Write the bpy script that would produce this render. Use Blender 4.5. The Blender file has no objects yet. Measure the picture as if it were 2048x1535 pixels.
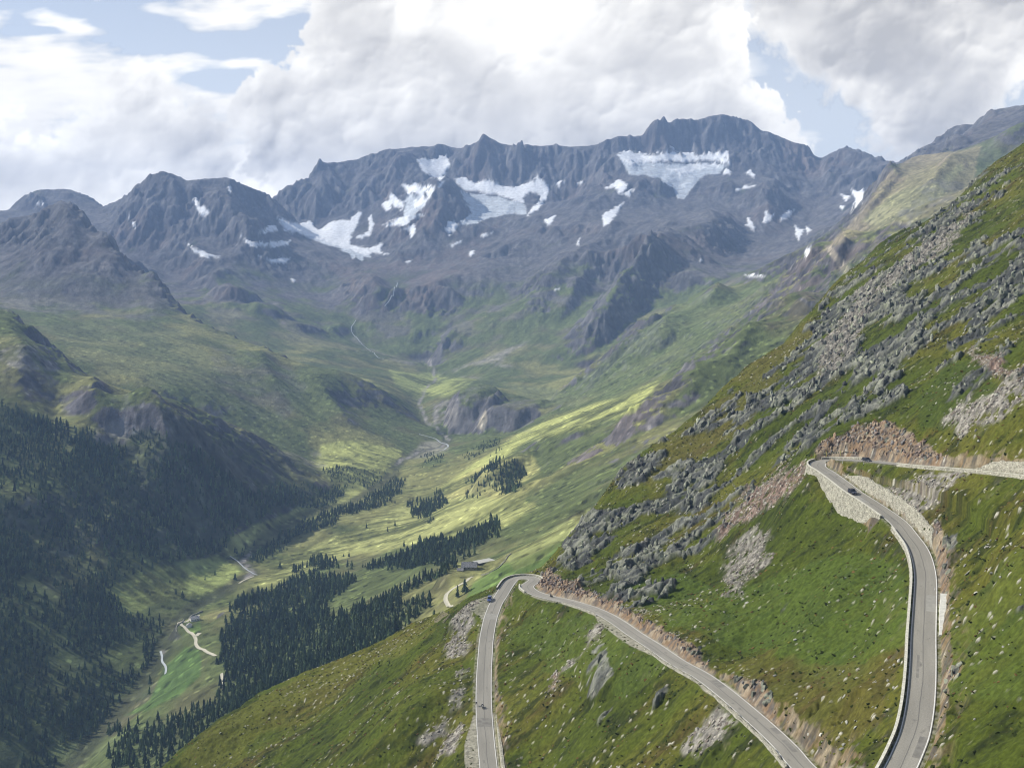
import bpy, math, random, time
import numpy as np
from mathutils import Vector, Matrix
from mathutils.geometry import delaunay_2d_cdt
T0 = time.time()
C = bpy.context.scene.collection
SC = bpy.context.scene
# ---------------------------------------------------------------- camera, light, exposure
F, HX, HY = 2196.0, 1024.0, 560.0        # focal length and horizon of the 2048 px wide photograph
cam_d = bpy.data.cameras.new('camera'); cam = bpy.data.objects.new('camera', cam_d); C.objects.link(cam)
cam.location = (0, 0, 0); cam.rotation_euler = (math.radians(90), 0, 0)
cam_d.sensor_width = 36; cam_d.lens = 36 * F / 2048; cam_d.shift_y = -(767.5 - HY) / 2048
cam_d.clip_start = 1; cam_d.clip_end = 60000
SC.camera = cam
SUN_EL, SUN_AZ = math.radians(38), math.radians(-77)      # azimuth from +Y (view direction), clockwise; -90 = left
sun_dir = Vector((math.cos(SUN_EL)*math.sin(SUN_AZ), math.cos(SUN_EL)*math.cos(SUN_AZ), math.sin(SUN_EL)))
sd = bpy.data.lights.new('sun', 'SUN'); so = bpy.data.objects.new('sun', sd); C.objects.link(so)
sd.energy = 4.8; sd.angle = math.radians(0.5); sd.color = (1.0, 0.95, 0.86)
so.rotation_euler = sun_dir.to_track_quat('Z', 'Y').to_euler(); so.location = (-300, 0, 300)
SC.view_settings.view_transform = 'Standard'; SC.view_settings.look = 'None'
SC.view_settings.exposure = 0.3; SC.view_settings.gamma = 1.0
SC.render.engine = 'CYCLES'
SC.cycles.use_denoising = True; SC.cycles.denoiser = "OPENIMAGEDENOISE"; SC.cycles.denoising_prefilter = "ACCURATE"; SC.cycles.denoising_input_passes = "RGB_ALBEDO_NORMAL"
SC.cycles.pixel_filter_type = 'BLACKMAN_HARRIS'; SC.cycles.filter_width = 1.15
SC.cycles.max_bounces = 5; SC.cycles.diffuse_bounces = 2; SC.cycles.volume_bounces = 1
SC.cycles.transparent_max_bounces = 8
SC.cycles.use_adaptive_sampling = True; SC.cycles.adaptive_threshold = 0.01
DENOISE = True

# ---------------------------------------------------------------- numpy noise
def _hash(ix, iy, seed):
    h = (ix.astype(np.uint32) * np.uint32(374761393) + iy.astype(np.uint32) * np.uint32(668265263) + np.uint32((seed * 2246822519) & 0xffffffff))
    h = (h ^ (h >> np.uint32(13))) * np.uint32(1274126177)
    return h ^ (h >> np.uint32(16))
_ang = np.arange(256) * (2 * np.pi / 256); _GX = np.cos(_ang).astype(np.float32); _GY = np.sin(_ang).astype(np.float32)
from concurrent.futures import ThreadPoolExecutor
_TP = ThreadPoolExecutor(4)
def par(fn, *arrs):
    """run fn on row blocks of big arrays with all cores"""
    n = arrs[0].shape[0]
    if arrs[0].size < 200000 or n < 8: return fn(*arrs)
    cuts = np.linspace(0, n, 13).astype(int)
    return np.concatenate(list(_TP.map(lambda k: fn(*[a[cuts[k]:cuts[k+1]] for a in arrs]), range(12))), 0)
def perlin(x, y, seed=0): return par(lambda a, b: _perlin(a, b, seed), x, y)
def _perlin(x, y, seed=0):
    x0 = np.floor(x); y0 = np.floor(y)
    fx = (x - x0).astype(np.float32); fy = (y - y0).astype(np.float32)
    ix = x0.astype(np.int32); iy = y0.astype(np.int32)
    u = fx*fx*fx*(fx*(fx*6-15)+10); v = fy*fy*fy*(fy*(fy*6-15)+10)
    def g(dx, dy):
        h = _hash(ix+dx, iy+dy, seed) & np.uint32(255)
        return _GX[h]*(fx-dx) + _GY[h]*(fy-dy)
    a = g(0,0); b = g(1,0); c = g(0,1); d = g(1,1)
    a += u*(b-a); c += u*(d-c)
    return (a + v*(c-a)) * 1.5
def fbm(x, y, lam, octv=4, seed=0, gain=.5, lac=2.03):
    s = 0; a = 1.; n = 0
    for i in range(octv):
        s = s + a*perlin(x/lam + 17.3*i, y/lam - 9.1*i, seed+i*7); n += a*a; a *= gain; lam /= lac
    return s / math.sqrt(n)
def ridged(x, y, lam, octv=4, seed=0, gain=.5, lac=2.03):
    s = 0; a = 1.; n = 0; w = 1.
    for i in range(octv):
        r = 1 - np.abs(perlin(x/lam + 5.7*i, y/lam + 3.3*i, seed+i*11)); r = r*r
        s = s + a*r*w; w = np.clip(r*1.6, 0, 1); n += a; a *= gain; lam /= lac
    return s/n
def cellstone(x, y, lam, seed=0):
    r = par(lambda a, b: np.stack(_cell(a, b, lam, seed), -1), x, y); return r[..., 0], r[..., 1], r[..., 2]
def _cell(x, y, lam, seed=0):
    """worley: returns distance to nearest point and a random value of that cell"""
    X = x/lam; Y = y/lam; ix = np.floor(X).astype(np.int64); iy = np.floor(Y).astype(np.int64)
    best = np.full(X.shape, 9., np.float32); val = np.zeros(X.shape, np.float32); sec = np.full(X.shape, 9., np.float32)
    for dx in (-1,0,1):
        for dy in (-1,0,1):
            h = _hash(ix+dx, iy+dy, seed); h2 = _hash(ix+dx, iy+dy, seed+991)
            cx = ix+dx+(h & np.uint32(1023))/1023.; cy = iy+dy+(h2 & np.uint32(1023))/1023.
            d = np.sqrt((X-cx)**2+(Y-cy)**2).astype(np.float32)
            rv = ((h >> np.uint32(12)) & np.uint32(1023))/1023.
            m = d < best; sec = np.where(m, best, np.minimum(sec, d)); val = np.where(m, rv, val); best = np.where(m, d, best)
    return best, val, sec
def sst(a, b, x):
    t = np.clip((x-a)/(b-a), 0, 1); return t*t*(3-2*t)
def mix(a, b, t): return a + (b-a)*t
def blur(Z, s):
    if s <= 0: return Z
    r = int(3*s)+1; k = np.exp(-np.arange(-r, r+1)**2/(2*s*s)); k /= k.sum()
    P = np.pad(Z, r, mode='edge')
    Q = sum(k[i]*P[i:i+Z.shape[0], :] for i in range(2*r+1))
    return sum(k[i]*Q[:, i:i+Z.shape[1]] for i in range(2*r+1))
def bilin(G, gx, gy):
    gx = np.clip(gx, 0, G.shape[1]-1.001); gy = np.clip(gy, 0, G.shape[0]-1.001)
    i = gx.astype(int); j = gy.astype(int); fx = gx-i; fy = gy-j
    return (G[j,i]*(1-fx)+G[j,i+1]*fx)*(1-fy)+(G[j+1,i]*(1-fx)+G[j+1,i+1]*fx)*fy
def inpoly(px, py, poly): return par(lambda a, b: _inpoly(a, b, poly), px, py)
def _inpoly(px, py, poly):
    """signed distance (px) to polygon, positive inside"""
    P = np.array(poly, float); n = len(P)
    x0, y0 = P.min(0)-60; x1, y1 = P.max(0)+60
    out = np.full(px.shape, -60., np.float32)
    sel = (px > x0) & (px < x1) & (py > y0) & (py < y1)
    if not sel.any(): return out
    x = px[sel]; y = py[sel]; ins = np.zeros(x.shape, bool); d2 = np.full(x.shape, 1e9)
    for i in range(n):
        ax, ay = P[i]; bx, by = P[(i+1) % n]
        c = ((ay > y) != (by > y)); 
        if ay != by: ins ^= c & (x < (bx-ax)*(y-ay)/(by-ay)+ax)
        ex, ey = bx-ax, by-ay; L = ex*ex+ey*ey+1e-9
        t = np.clip(((x-ax)*ex+(y-ay)*ey)/L, 0, 1)
        d2 = np.minimum(d2, (x-ax-t*ex)**2+(y-ay-t*ey)**2)
    d = np.sqrt(d2); out[sel] = np.where(ins, d, -d)
    return out
def W(px, py, Y): return (Y*(px-HX)/F, Y, Y*(HY-py)/F)
def WZ(px, py, z): return W(px, py, z*F/(HY-py))

# ---------------------------------------------------------------- far terrain: control features (photo px, photo py, distance m)
sky = [(-450,440,6900),(-250,450,6700),(-120,455,6500),(-40,430,6500),(0,418,6500),(40,388,6500),(75,378,6500),(110,380,6500),(160,388,6500),(205,406,6550)]
sky2 = [(205,408,6250),(230,398,6200),(250,384,6100),(290,358,6000),(312,354,6000),(335,347,6000),(358,352,6000),(375,364,6000),(400,362,6000),(425,358,6000),(450,352,6000),(480,360,6000),(500,378,6050),(515,390,6100),(538,402,6250)]
sky3 = [(545,400,6600),(575,385,6650),(600,374,6700),(625,350,6850),(645,330,6900),(690,320,7000),(735,305,7000),(775,293,7000),(800,294,7150),(820,288,7200),(845,291,7200),(862,293,7200),(880,289,7200),(890,294,7200),(925,292,7150),(945,288,7100),(955,272,7050),(968,255,7000),(985,268,7000),(1010,284,7000),(1050,288,7000),(1100,292,7000),(1150,292,7000),(1172,290,7000),(1195,299,7000),(1210,284,6950),(1235,273,6900),(1290,277,6900),(1320,257,6900),(1350,245,6950),(1400,238,7000),(1435,229,7000),(1458,227,7000),(1500,246,7000),(1540,266,6950),(1575,286,6900),(1605,302,6900),(1640,318,6850),(1665,300,6800),(1690,296,6750),(1725,306,6600),(1775,322,6400),(1800,314,6200),(1830,303,6000),(1870,296,5700),(1895,283,5500),(1905,272,5400),(1930,248,5200),(1960,232,5100),(1985,216,5000),(2020,210,5000),(2060,216,5000),(2200,200,5000),(2500,180,5000)]
FE = []
for ln in (sky, sky2, sky3):
    FE.append([W(*p) for p in ln])
    FE.append([(x*1.1, y+650, z-330) for x, y, z in FE[-1]])
for ln in [
 # left middle peaks
 [(335,347,6000),(355,420,5700),(385,480,5400),(410,520,5150),(432,562,4900)], [(450,352,6000),(470,420,5700),(500,470,5500)],
 [(250,470,5600),(290,470,5600)], [(300,540,5300),(350,560,5150),(400,580,4950),(430,590,4800)], [(455,500,5500),(520,520,5350),(560,505,5550)],
 [(480,600,4700),(560,600,4800),(650,600,5000),(600,570,5200)], [(210,450,5800),(225,480,5600)],
 # basin under the first glacier
 [(558,440,6300),(600,446,6400),(635,462,6350),(665,440,6400),(700,432,6400),(722,425,6450)],
 [(640,475,6000),(700,490,5950),(735,518,5700)], [(560,500,5600),(620,520,5500),(700,535,5450),(780,545,5400)],
 [(560,560,5200),(650,572,5200),(740,575,5100)], [(750,430,6300),(765,480,6000),(770,520,5700)],
 [(775,293,7000),(815,322,6850),(850,345,6700)], [(800,360,6700),(770,410,6500)], [(862,330,6950),(872,350,6800)],
 [(810,380,6500),(820,430,6250),(780,460,6050)], [(800,500,5700),(790,530,5500)],
 # the rock pyramid
 [(887,343,6350),(868,392,6150),(850,440,5980),(835,490,5750),(822,530,5500)], [(887,343,6350),(905,385,6220),(925,420,6100),(930,445,6020),(905,500,5700)], [(885,430,6000),(885,480,5800)],
 # second glacier
 [(908,357,6750),(950,368,6750),(1000,380,6700),(1050,376,6700),(1085,360,6700),(1102,382,6600)], [(935,400,6500),(1000,400,6500),(1060,410,6400)], [(945,440,6150),(1010,435,6150),(1060,430,6200)],
 [(920,500,5700),(980,480,5800),(1040,460,5850)], [(870,545,5350),(940,520,5500)],
 # spur east of it, running down to the stream
 [(1240,305,6750),(1200,352,6450),(1150,390,6200),(1100,428,6000),(1050,475,5650),(985,525,5250),(900,560,5000),(840,572,4900)],
 [(1190,330,6700),(1130,350,6650),(1110,380,6550)],
 [(800,575,5150),(780,600,4950),(745,635,4750),(706,652,4650),(712,690,4500),(770,716,4350),(835,724,4150)],
 [(830,630,4800),(800,680,4500)], [(900,640,4650),(1000,600,4750),(1100,555,4900)], [(880,690,4300),(960,690,4250)],
 [(1230,450,5600),(1180,520,5200),(1150,585,4850),(1080,650,4450),(960,702,4150),(870,728,4100)],
 [(1130,500,5450),(1050,560,5000),(980,620,4650)],
 # third glacier
 [(1236,308,6800),(1280,312,6850),(1340,300,6850),(1400,312,6850),(1455,306,6800)], [(1250,345,6550),(1300,352,6500),(1340,372,6400),(1362,400,6250),(1395,375,6400),(1450,348,6550)],
 [(1290,362,6350),(1260,415,6000),(1235,470,5500)], [(1380,398,6200),(1350,430,5800),(1330,458,5200),(1322,468,4800)],
 [(1322,468,4800),(1290,508,4600),(1250,570,4400),(1210,635,4150),(1180,695,3950)], [(1322,468,4800),(1390,505,4750),(1450,540,4650),(1480,552,4550)],
 [(1325,605,4380),(1250,672,4120),(1190,742,3850)], [(1335,545,4560),(1275,625,4280)], [(1170,600,4700),(1140,660,4350),(1060,720,4000),(960,760,3800)],
 [(1455,345,6500),(1470,400,6100),(1450,450,5600),(1440,500,5100)], [(1530,320,6700),(1520,380,6300),(1545,440,5800)], [(1500,430,5900),(1500,480,5500),(1480,530,4950)],
 [(1640,318,6850),(1640,400,6300),(1620,450,5800),(1590,500,5200)], [(1740,380,6100),(1700,430,5600),(1640,480,5200),(1600,510,4900),(1560,525,4700)], [(1500,550,4450),(1440,560,4300),(1560,535,4500)],
 # ochre mountain
 [(1590,530,3900),(1610,510,3800),(1650,480,3700),(1690,440,3700),(1738,378,3700),(1785,335,3800),(1830,306,3800),(1880,306,3750),(1945,290,3600),(1962,291,3500),(2050,240,3500),(2500,180,3500)],
 [(1962,291,3500),(1955,350,3250),(1915,410,2950)], [(1680,490,3000),(1760,462,2950),(1830,430,2850)], [(1800,380,3350),(1740,430,3200)], [(1870,360,3350),(1850,400,3050)],
 # grey brown ridge
 [(1562,565,3050),(1585,540,2950),(1620,510,2850),(1655,483,2750),(1700,474,2650),(1750,466,2550),(1800,436,2500),(1860,395,2500),(2050,330,2500),(2500,250,2500)],
 [(1600,585,2500),(1640,600,2300),(1700,590,2100)], [(1655,520,2500),(1700,560,2250)],
 # little pyramid and its ridge
 [(1640,626,1980),(1600,596,2040),(1570,574,2090),(1540,612,2060),(1500,640,2020),(1470,645,2000),(1440,690,1950),(1390,720,1890),(1330,762,1830),(1290,795,1780),(1262,822,1740)],
 [(1570,640,2230),(1500,700,2160),(1440,735,2090),(1390,760,2030),(1330,800,1960)],
 [(1560,660,1880),(1500,745,1800),(1450,800,1680),(1400,850,1540),(1340,890,1440)], [(1290,865,1640),(1250,868,1700)],
 [(1520,600,2800),(1480,625,2750),(1420,680,2650),(1372,722,2560),(1330,752,2450),(1240,795,2380),(1180,832,2280)],
 # green rounded hill
 [(1130,792,3050),(1180,752,3080),(1230,700,3120),(1290,655,3200),(1350,612,3300),(1385,590,3380),(1440,580,3480),(1500,566,3600),(1555,556,3600)],
 [(1100,800,3300),(1180,770,3450),(1250,700,3600),(1330,640,3800)], [(1290,720,2900),(1360,670,2950),(1440,630,3050),(1500,600,3150)], [(1210,770,2800),(1300,760,2600)],
 # meadows
 [(1250,800,2200),(1150,852,2250),(1060,880,2300),(980,905,2350),(930,930,2350),(880,965,2300)], [(1140,866,2080),(1110,885,2030),(1090,930,1900)], [(1190,900,1850),(1230,860,1850)],
 [(1050,930,2000),(1000,950,1950),(960,980,1950),(900,1010,1950),(840,1040,1950)], [(1000,890,2500),(1080,840,2700),(1130,810,2850)],
 [(1300,885,1560),(1200,950,1520),(1100,1000,1520),(1000,1040,1550),(900,1058,1700),(800,1075,1800),(700,1095,1830),(620,1110,1850),(560,1140,1750)],
 [(1150,1040,1260),(1100,1085,1180),(1050,1100,1220),(1000,1120,1190),(940,1145,1150),(910,1180,1090),(850,1240,1040)], [(1200,1010,1200),(1280,930,1250)],
 [(980,1060,1450),(850,1130,1400),(750,1200,1340),(650,1270,1240),(550,1350,1150),(450,1420,1080),(300,1510,1040)],
 [(880,1090,1580),(700,1150,1560),(600,1190,1520),(560,1250,1420),(500,1300,1300),(450,1385,1180),(380,1440,1120),(250,1535,1080)],
 [(560,1170,1640),(500,1200,1600),(430,1222,1530),(395,1228,1490),(375,1245,1460),(385,1290,1360),(430,1310,1300)], [(350,1360,1270),(380,1330,1290)],
 # dark knoll with the cliffs in the valley
 [(900,790,3250),(940,770,3350),(975,772,3350),(1000,782,3250),(1050,800,3150),(1080,815,3100)], [(870,830,3100),(930,850,2950),(970,862,2850),(1040,860,2800)], [(940,820,3080),(990,830,3000)],
 [(900,760,3700),(1000,770,3600),(1080,790,3450)], [(1100,810,3150),(1080,840,2950)],
 # left pyramid
 [(125,393,4250),(160,425,4200),(195,455,4100),(235,492,4000),(300,560,3850),(350,606,3700),(400,635,3500),(445,658,3400),(520,690,3300),(600,722,3200),(690,740,3120),(740,775,3080),(800,820,3050),(838,850,3000)],
 [(125,393,4250),(100,412,4250),(70,428,4300),(30,440,4350),(-10,450,4400),(-100,480,4500),(-450,470,4600)], [(125,393,4250),(140,470,3950),(170,540,3750)], [(40,500,4000),(60,560,3700)],
 [(-100,600,3600),(0,600,3500),(100,610,3500),(200,618,3480),(290,625,3450),(380,660,3300)], [(80,660,3050),(180,680,3000),(300,700,2950),(400,720,2950),(450,740,2900)],
 [(130,700,2750),(230,745,2650),(340,775,2600),(420,800,2620),(500,850,2600),(560,890,2550),(620,925,2500)],
 [(560,760,2980),(600,800,2850),(650,850,2700),(720,890,2620),(780,905,2600)], [(500,760,2900),(520,820,2720)],
 # behind the second spur
 [(480,640,4300),(560,665,4200),(640,690,4150),(700,700,4200),(760,735,4000),(800,755,3800)], [(430,570,4900),(470,590,4600),(540,610,4600)], [(660,735,3700),(740,760,3500),(790,790,3300)],
 [(280,600,4600),(340,600,4500),(400,610,4500)],
 # left spur with the cliffs
 [(-450,560,2400),(-200,590,2400),(0,612,2400),(50,645,2370),(110,700,2320),(180,750,2250),(250,775,2220),(330,790,2180),(400,845,2130),(470,900,2120),(560,952,2150),(620,982,2200)],
 [(-200,660,2150),(0,700,2150),(80,720,2150),(160,775,2110),(230,805,2080),(290,810,2050)], [(0,790,1980),(100,830,1960),(200,862,1950),(300,880,1950),(380,920,1960)],
 [(-450,760,1950),(-200,800,1850)], [(-450,1000,1650),(-200,1000,1620),(0,980,1640),(100,980,1700),(200,985,1760),(300,1000,1820),(400,1020,1880),(500,1045,1930)],
 [(-450,1250,1350),(0,1200,1420),(100,1180,1500),(200,1180,1560),(300,1170,1630),(380,1165,1690)],
 [(-450,1535,1100),(-200,1450,1180),(0,1400,1260),(100,1380,1310),(200,1350,1370),(270,1320,1410)], [(-200,1700,1050),(0,1560,1190),(100,1500,1230)], [(420,1130,1780),(470,1090,1880),(600,1010,2080)],
 [(640,950,2300),(700,930,2420),(780,930,2480)], [(680,1000,2250),(740,980,2300)],
 # hidden backs of the ridges
 [(160,500,4450),(300,640,4100),(400,700,3750),(520,760,3500),(690,800,3300)], [(0,680,2650),(110,760,2550),(250,840,2450)], [(1655,540,2900),(1750,520,2750)], [(1700,500,3950),(1830,370,4050),(1945,350,3850)], [(1322,520,5100),(1250,610,4700)], [(1150,440,6400),(1000,560,5450)],
 # hidden ground behind the near hillside
 [(500,1500,880),(700,1400,840),(900,1290,860),(1000,1240,860)], [(1100,1150,950),(1200,1070,980),(1400,900,1080),(1600,740,1280),(1800,600,1450),(2048,480,1550),(2500,350,1500)],
]: FE.append([W(*p) for p in ln])
STREAM = [(60,1640,-562),(160,1540,-545),(240,1450,-530),(290,1390,-515),(322,1340,-501),(330,1310,-496),(350,1262,-487),(385,1225,-481),(440,1195,-475),(505,1150,-466),(485,1122,-462),(520,1095,-458),(600,1045,-450),(690,1012,-443),(775,965,-437),(800,930,-432),(845,906,-428),(885,898,-426),(897,885,-425),(885,874,-423),(860,862,-421),(850,845,-408),(838,810,-388),(850,780,-372),(872,762,-360),(858,735,-345)]
FE.append([WZ(*p) for p in STREAM])
FE.append([(-420,560,-600),(-150,560,-560),(0,560,-420),(150,560,-360),(400,560,-300)]); FE.append([(-4500,9600,200),(-1500,9600,200),(1500,9600,200),(5500,9600,200)])
FE.append([(-4700,7000,300),(-6000,9600,0)]); FE.append([(6200,9600,0),(3600,5600,400),(1100,1500,250),(500,900,40)])
pts = []
for ln in FE:
    for i, p in enumerate(ln):
        pts.append(p)
        if i+1 < len(ln):
            q = ln[i+1]; L = math.dist(p[:2], q[:2]); k = int(L//120)
            if len(ln) > 2 and k < 40:
                for j in range(1, k+1):
                    t = j/(k+1); pts.append(tuple(p[a]+(q[a]-p[a])*t for a in range(3)))
GX0, GY0, GS, GW, GH = -6000., 560., 14., 872, 650
def tin(pts):
    vs = [Vector((p[0], p[1])) for p in pts]
    r = delaunay_2d_cdt(vs, [], [], 0, 0.5)
    ov, tris, orig = r[0], r[2], r[3]
    Z = np.full((GH, GW), np.nan)
    zz = [pts[o[0]][2] for o in orig]
    for t in tris:
        (ax, ay), (bx, by), (cx, cy) = [((ov[i][0]-GX0)/GS, (ov[i][1]-GY0)/GS) for i in t]
        x0 = max(0, int(min(ax,bx,cx))); x1 = min(GW-1, int(max(ax,bx,cx))+1); y0 = max(0, int(min(ay,by,cy))); y1 = min(GH-1, int(max(ay,by,cy))+1)
        if x1 < x0 or y1 < y0: continue
        X, Yy = np.meshgrid(np.arange(x0, x1+1), np.arange(y0, y1+1))
        den = (by-cy)*(ax-cx)+(cx-bx)*(ay-cy)
        if abs(den) < 1e-9: continue
        l1 = ((by-cy)*(X-cx)+(cx-bx)*(Yy-cy))/den; l2 = ((cy-ay)*(X-cx)+(ax-cx)*(Yy-cy))/den; l3 = 1-l1-l2
        m = (l1 >= -1e-6) & (l2 >= -1e-6) & (l3 >= -1e-6)
        Z[y0:y1+1, x0:x1+1][m] = (l1*zz[t[0]]+l2*zz[t[1]]+l3*zz[t[2]])[m]
    # fill outside of the hull by spreading
    for _ in range(400):
        n = np.isnan(Z)
        if not n.any(): break
        P = np.pad(Z, 1, constant_values=np.nan); S = np.zeros_like(Z); K = np.zeros_like(Z)
        for dy, dx in ((0,1),(2,1),(1,0),(1,2)):
            Q = P[dy:dy+GH, dx:dx+GW]; ok = ~np.isnan(Q); S[ok] += Q[ok]; K[ok] += 1
        f = n & (K > 0); Z[f] = S[f]/K[f]
    return np.nan_to_num(Z, nan=0.)
Zt = tin(pts)
gx, gy = np.meshgrid(GX0+GS*np.arange(GW), GY0+GS*np.arange(GH))
def stream_dist(x, y):
    S = [WZ(*p) for p in STREAM]; d = np.full(np.shape(x), 1e9)
    for a, b in zip(S, S[1:]):
        ex, ey = b[0]-a[0], b[1]-a[1]; t = np.clip(((x-a[0])*ex+(y-a[1])*ey)/(ex*ex+ey*ey), 0, 1)
        d = np.minimum(d, np.hypot(x-a[0]-t*ex, y-a[1]-t*ey))
    return d
sd_g = stream_dist(gx, gy)
Zs = blur(Zt, 1.5); Zt = mix(blur(Zt, .8), Zs, sst(3800, 2600, gy))
gyy, gxx = np.gradient(blur(Zt, 2), GS); slope = np.hypot(gxx, gyy)
# roughness: rocky high ground rough, meadows calm
rough = sst(.28, .75, slope)*.8 + sst(3200, 4600, gy)*.35 + .06
rough *= sst(0, 140, sd_g)*.8+.2
wx = fbm(gx, gy, 700, 3, 5)*160; wy = fbm(gx, gy, 700, 3, 9)*160
R = ridged(gx+wx, gy+wy, 620, 6, 21)-.45
Zg = Zt + rough*R*mix(44, 100, sst(3000, 5000, gy)) + fbm(gx, gy, 160, 4, 33)*mix(3, 8, rough)
for px_, py_, Y_, rx, ry, h_ in ((955,800,3090,95,120,75),(1030,822,2960,120,110,70),(1120,890,2010,70,60,24),(1290,830,1720,60,60,15),(1000,958,1980,60,70,32),(300,850,2010,150,60,36),(470,590,4650,140,110,50),(540,615,4500,110,90,40)):
    kx, ky, kz = W(px_, py_, Y_); rr = np.hypot((gx-kx)/rx, (gy-ky)/ry)*(1+.22*fbm(gx, gy, 60, 2, 71)); Zg = Zg + h_*(sst(1.15, .55, rr)-.35*sst(1.6,.8,rr))
# spurs and ribs: (height, half width, line)
for h_, w_, ln in [(80,190,[(1250,420,6000),(1200,500,5300),(1130,560,4950),(1080,620,4650),(1020,660,4450)]), (75,170,[(1322,468,4800),(1290,508,4620),(1250,570,4420),(1210,635,4170),(1180,695,3970)]), (70,150,[(1230,480,5400),(1190,560,4950),(1150,620,4650),(1090,680,4300)]),
 (60,150,[(1400,400,6000),(1420,460,5500),(1400,520,5000)]), (80,170,[(1540,330,6500),(1530,400,6000),(1545,450,5700)]), (70,170,[(700,540,5400),(745,600,5000),(770,640,4800)]), (75,170,[(335,352,5950),(300,420,5650),(290,480,5450)]), (75,170,[(450,355,6000),(440,420,5750),(480,480,5500),(530,520,5350)]),
 (60,150,[(640,335,6850),(630,400,6600),(612,440,6400)]), (70,160,[(735,308,6950),(722,370,6700),(700,420,6450)]), (60,120,[(968,262,7000),(975,320,6850),(985,368,6720)]), (50,110,[(1150,297,6950),(1130,340,6800)]), (60,130,[(1435,236,6950),(1440,290,6850)]), (50,110,[(1050,294,6950),(1040,340,6830)]), (60,130,[(1320,262,6950),(1310,300,6830)]),
 (38,110,[(125,400,4250),(95,470,4050),(80,540,3850),(60,590,3700)]), (30,100,[(195,455,4100),(200,530,3900),(230,590,3750)]), (30,100,[(300,560,3850),(290,610,3650),(320,650,3450)]), (38,90,[(1350,612,3300),(1330,680,3000),(1290,740,2850)]), (35,90,[(1230,700,3100),(1200,770,2850)]), (40,90,[(1440,582,3450),(1420,640,3150)]),
 (26,90,[(520,692,3300),(540,760,3000),(570,830,2800)]), (26,90,[(640,732,3150),(680,800,2900),(720,860,2750)]), (30,70,[(180,752,2250),(190,830,2050),(205,900,1900)]), (30,75,[(300,785,2190),(330,860,2020),(385,950,1900)]), (30,70,[(0,620,2380),(20,720,2150),(40,820,1950)]), (26,60,[(430,860,2110),(470,940,1990),(500,1010,1930)]),
 (30,65,[(1500,642,2010),(1470,720,1900),(1420,790,1750)]), (26,60,[(1390,722,1880),(1350,800,1700)]), (34,70,[(1600,600,2040),(1590,640,1960)]), (60,120,[(1830,310,3780),(1790,380,3450),(1750,440,3150)]), (50,110,[(1930,300,3600),(1880,380,3300),(1840,430,3050)]), (35,80,[(1690,478,2700),(1690,540,2450)]), (35,80,[(1620,512,2850),(1610,560,2600)]),
 (22,70,[(1180,850,2250),(1080,900,2100),(1000,950,1980),(900,1010,1930)]), (18,60,[(1130,960,1650),(1000,1010,1650),(880,1050,1720)])]:
    L_ = [W(*p) for p in ln]; D_ = np.full(gx.shape, 1e9); T_ = np.zeros(gx.shape)
    qx = gx+wx*.25; qy = gy+wy*.25
    for k_, (a_, b_) in enumerate(zip(L_, L_[1:])):
        ex, ey = b_[0]-a_[0], b_[1]-a_[1]; t_ = np.clip(((qx-a_[0])*ex+(qy-a_[1])*ey)/(ex*ex+ey*ey), 0, 1); d_ = np.hypot(qx-a_[0]-t_*ex, qy-a_[1]-t_*ey); m_ = d_ < D_; D_ = np.where(m_, d_, D_); T_ = np.where(m_, (k_+t_)/(len(L_)-1), T_)
    Zg = Zg + h_*np.clip(1-D_/w_, 0, 1)**1.15*sst(.02, .38, T_)*sst(1.12, .75, T_)
# hydraulic erosion by many drops at once
def erode(Z, n, steps, rounds, rng):
    Z = Z.copy(); H, Wd = Z.shape
    for r in range(rounds):
        x = rng.random(n)*(Wd-4)+2; y = rng.random(n)*(H-4)+2; dx = np.zeros(n); dy = np.zeros(n)
        sed = np.zeros(n); wat = np.ones(n); vel = np.ones(n)
        for s in range(steps):
            i = x.astype(int); j = y.astype(int); fx = x-i; fy = y-j
            a = Z[j,i]; b = Z[j,i+1]; c = Z[j+1,i]; d = Z[j+1,i+1]
            g1 = (b-a)*(1-fy)+(d-c)*fy; g2 = (c-a)*(1-fx)+(d-b)*fx; h = (a*(1-fx)+b*fx)*(1-fy)+(c*(1-fx)+d*fx)*fy
            dx = dx*.25-g1*.75; dy = dy*.25-g2*.75; L = np.hypot(dx, dy)+1e-9; dx /= L; dy /= L
            nx = np.clip(x+dx, 2, Wd-3); ny = np.clip(y+dy, 2, H-3)
            h2 = bilin(Z, nx, ny); dh = h2-h
            cap = np.maximum(-dh, .05)*vel*wat*1.6
            dep = np.where((sed > cap) | (dh > 0), np.where(dh > 0, np.minimum(dh, sed), (sed-cap)*.25), 0)
            ero = np.where((sed <= cap) & (dh <= 0), np.minimum((cap-sed)*.3, -dh*.6), 0)
            q = dep-ero; sed -= q
            for (jj, ii, w) in ((j,i,(1-fx)*(1-fy)),(j,i+1,fx*(1-fy)),(j+1,i,(1-fx)*fy),(j+1,i+1,fx*fy)):
                np.add.at(Z, (jj, ii), q*w*.5)
            vel = np.sqrt(np.maximum(vel*vel-dh*.05, .05)); vel = np.minimum(vel, 3); wat *= .97; x, y = nx, ny
    return Z
rng = np.random.default_rng(4)
ER = erode(Zg, 30000, 40, 14, rng)
ER = mix(blur(ER, .9), ER, .5)
keep = np.clip(rough*1.5, .12, 1)
Zg = Zg + (ER-Zg)*keep
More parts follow.
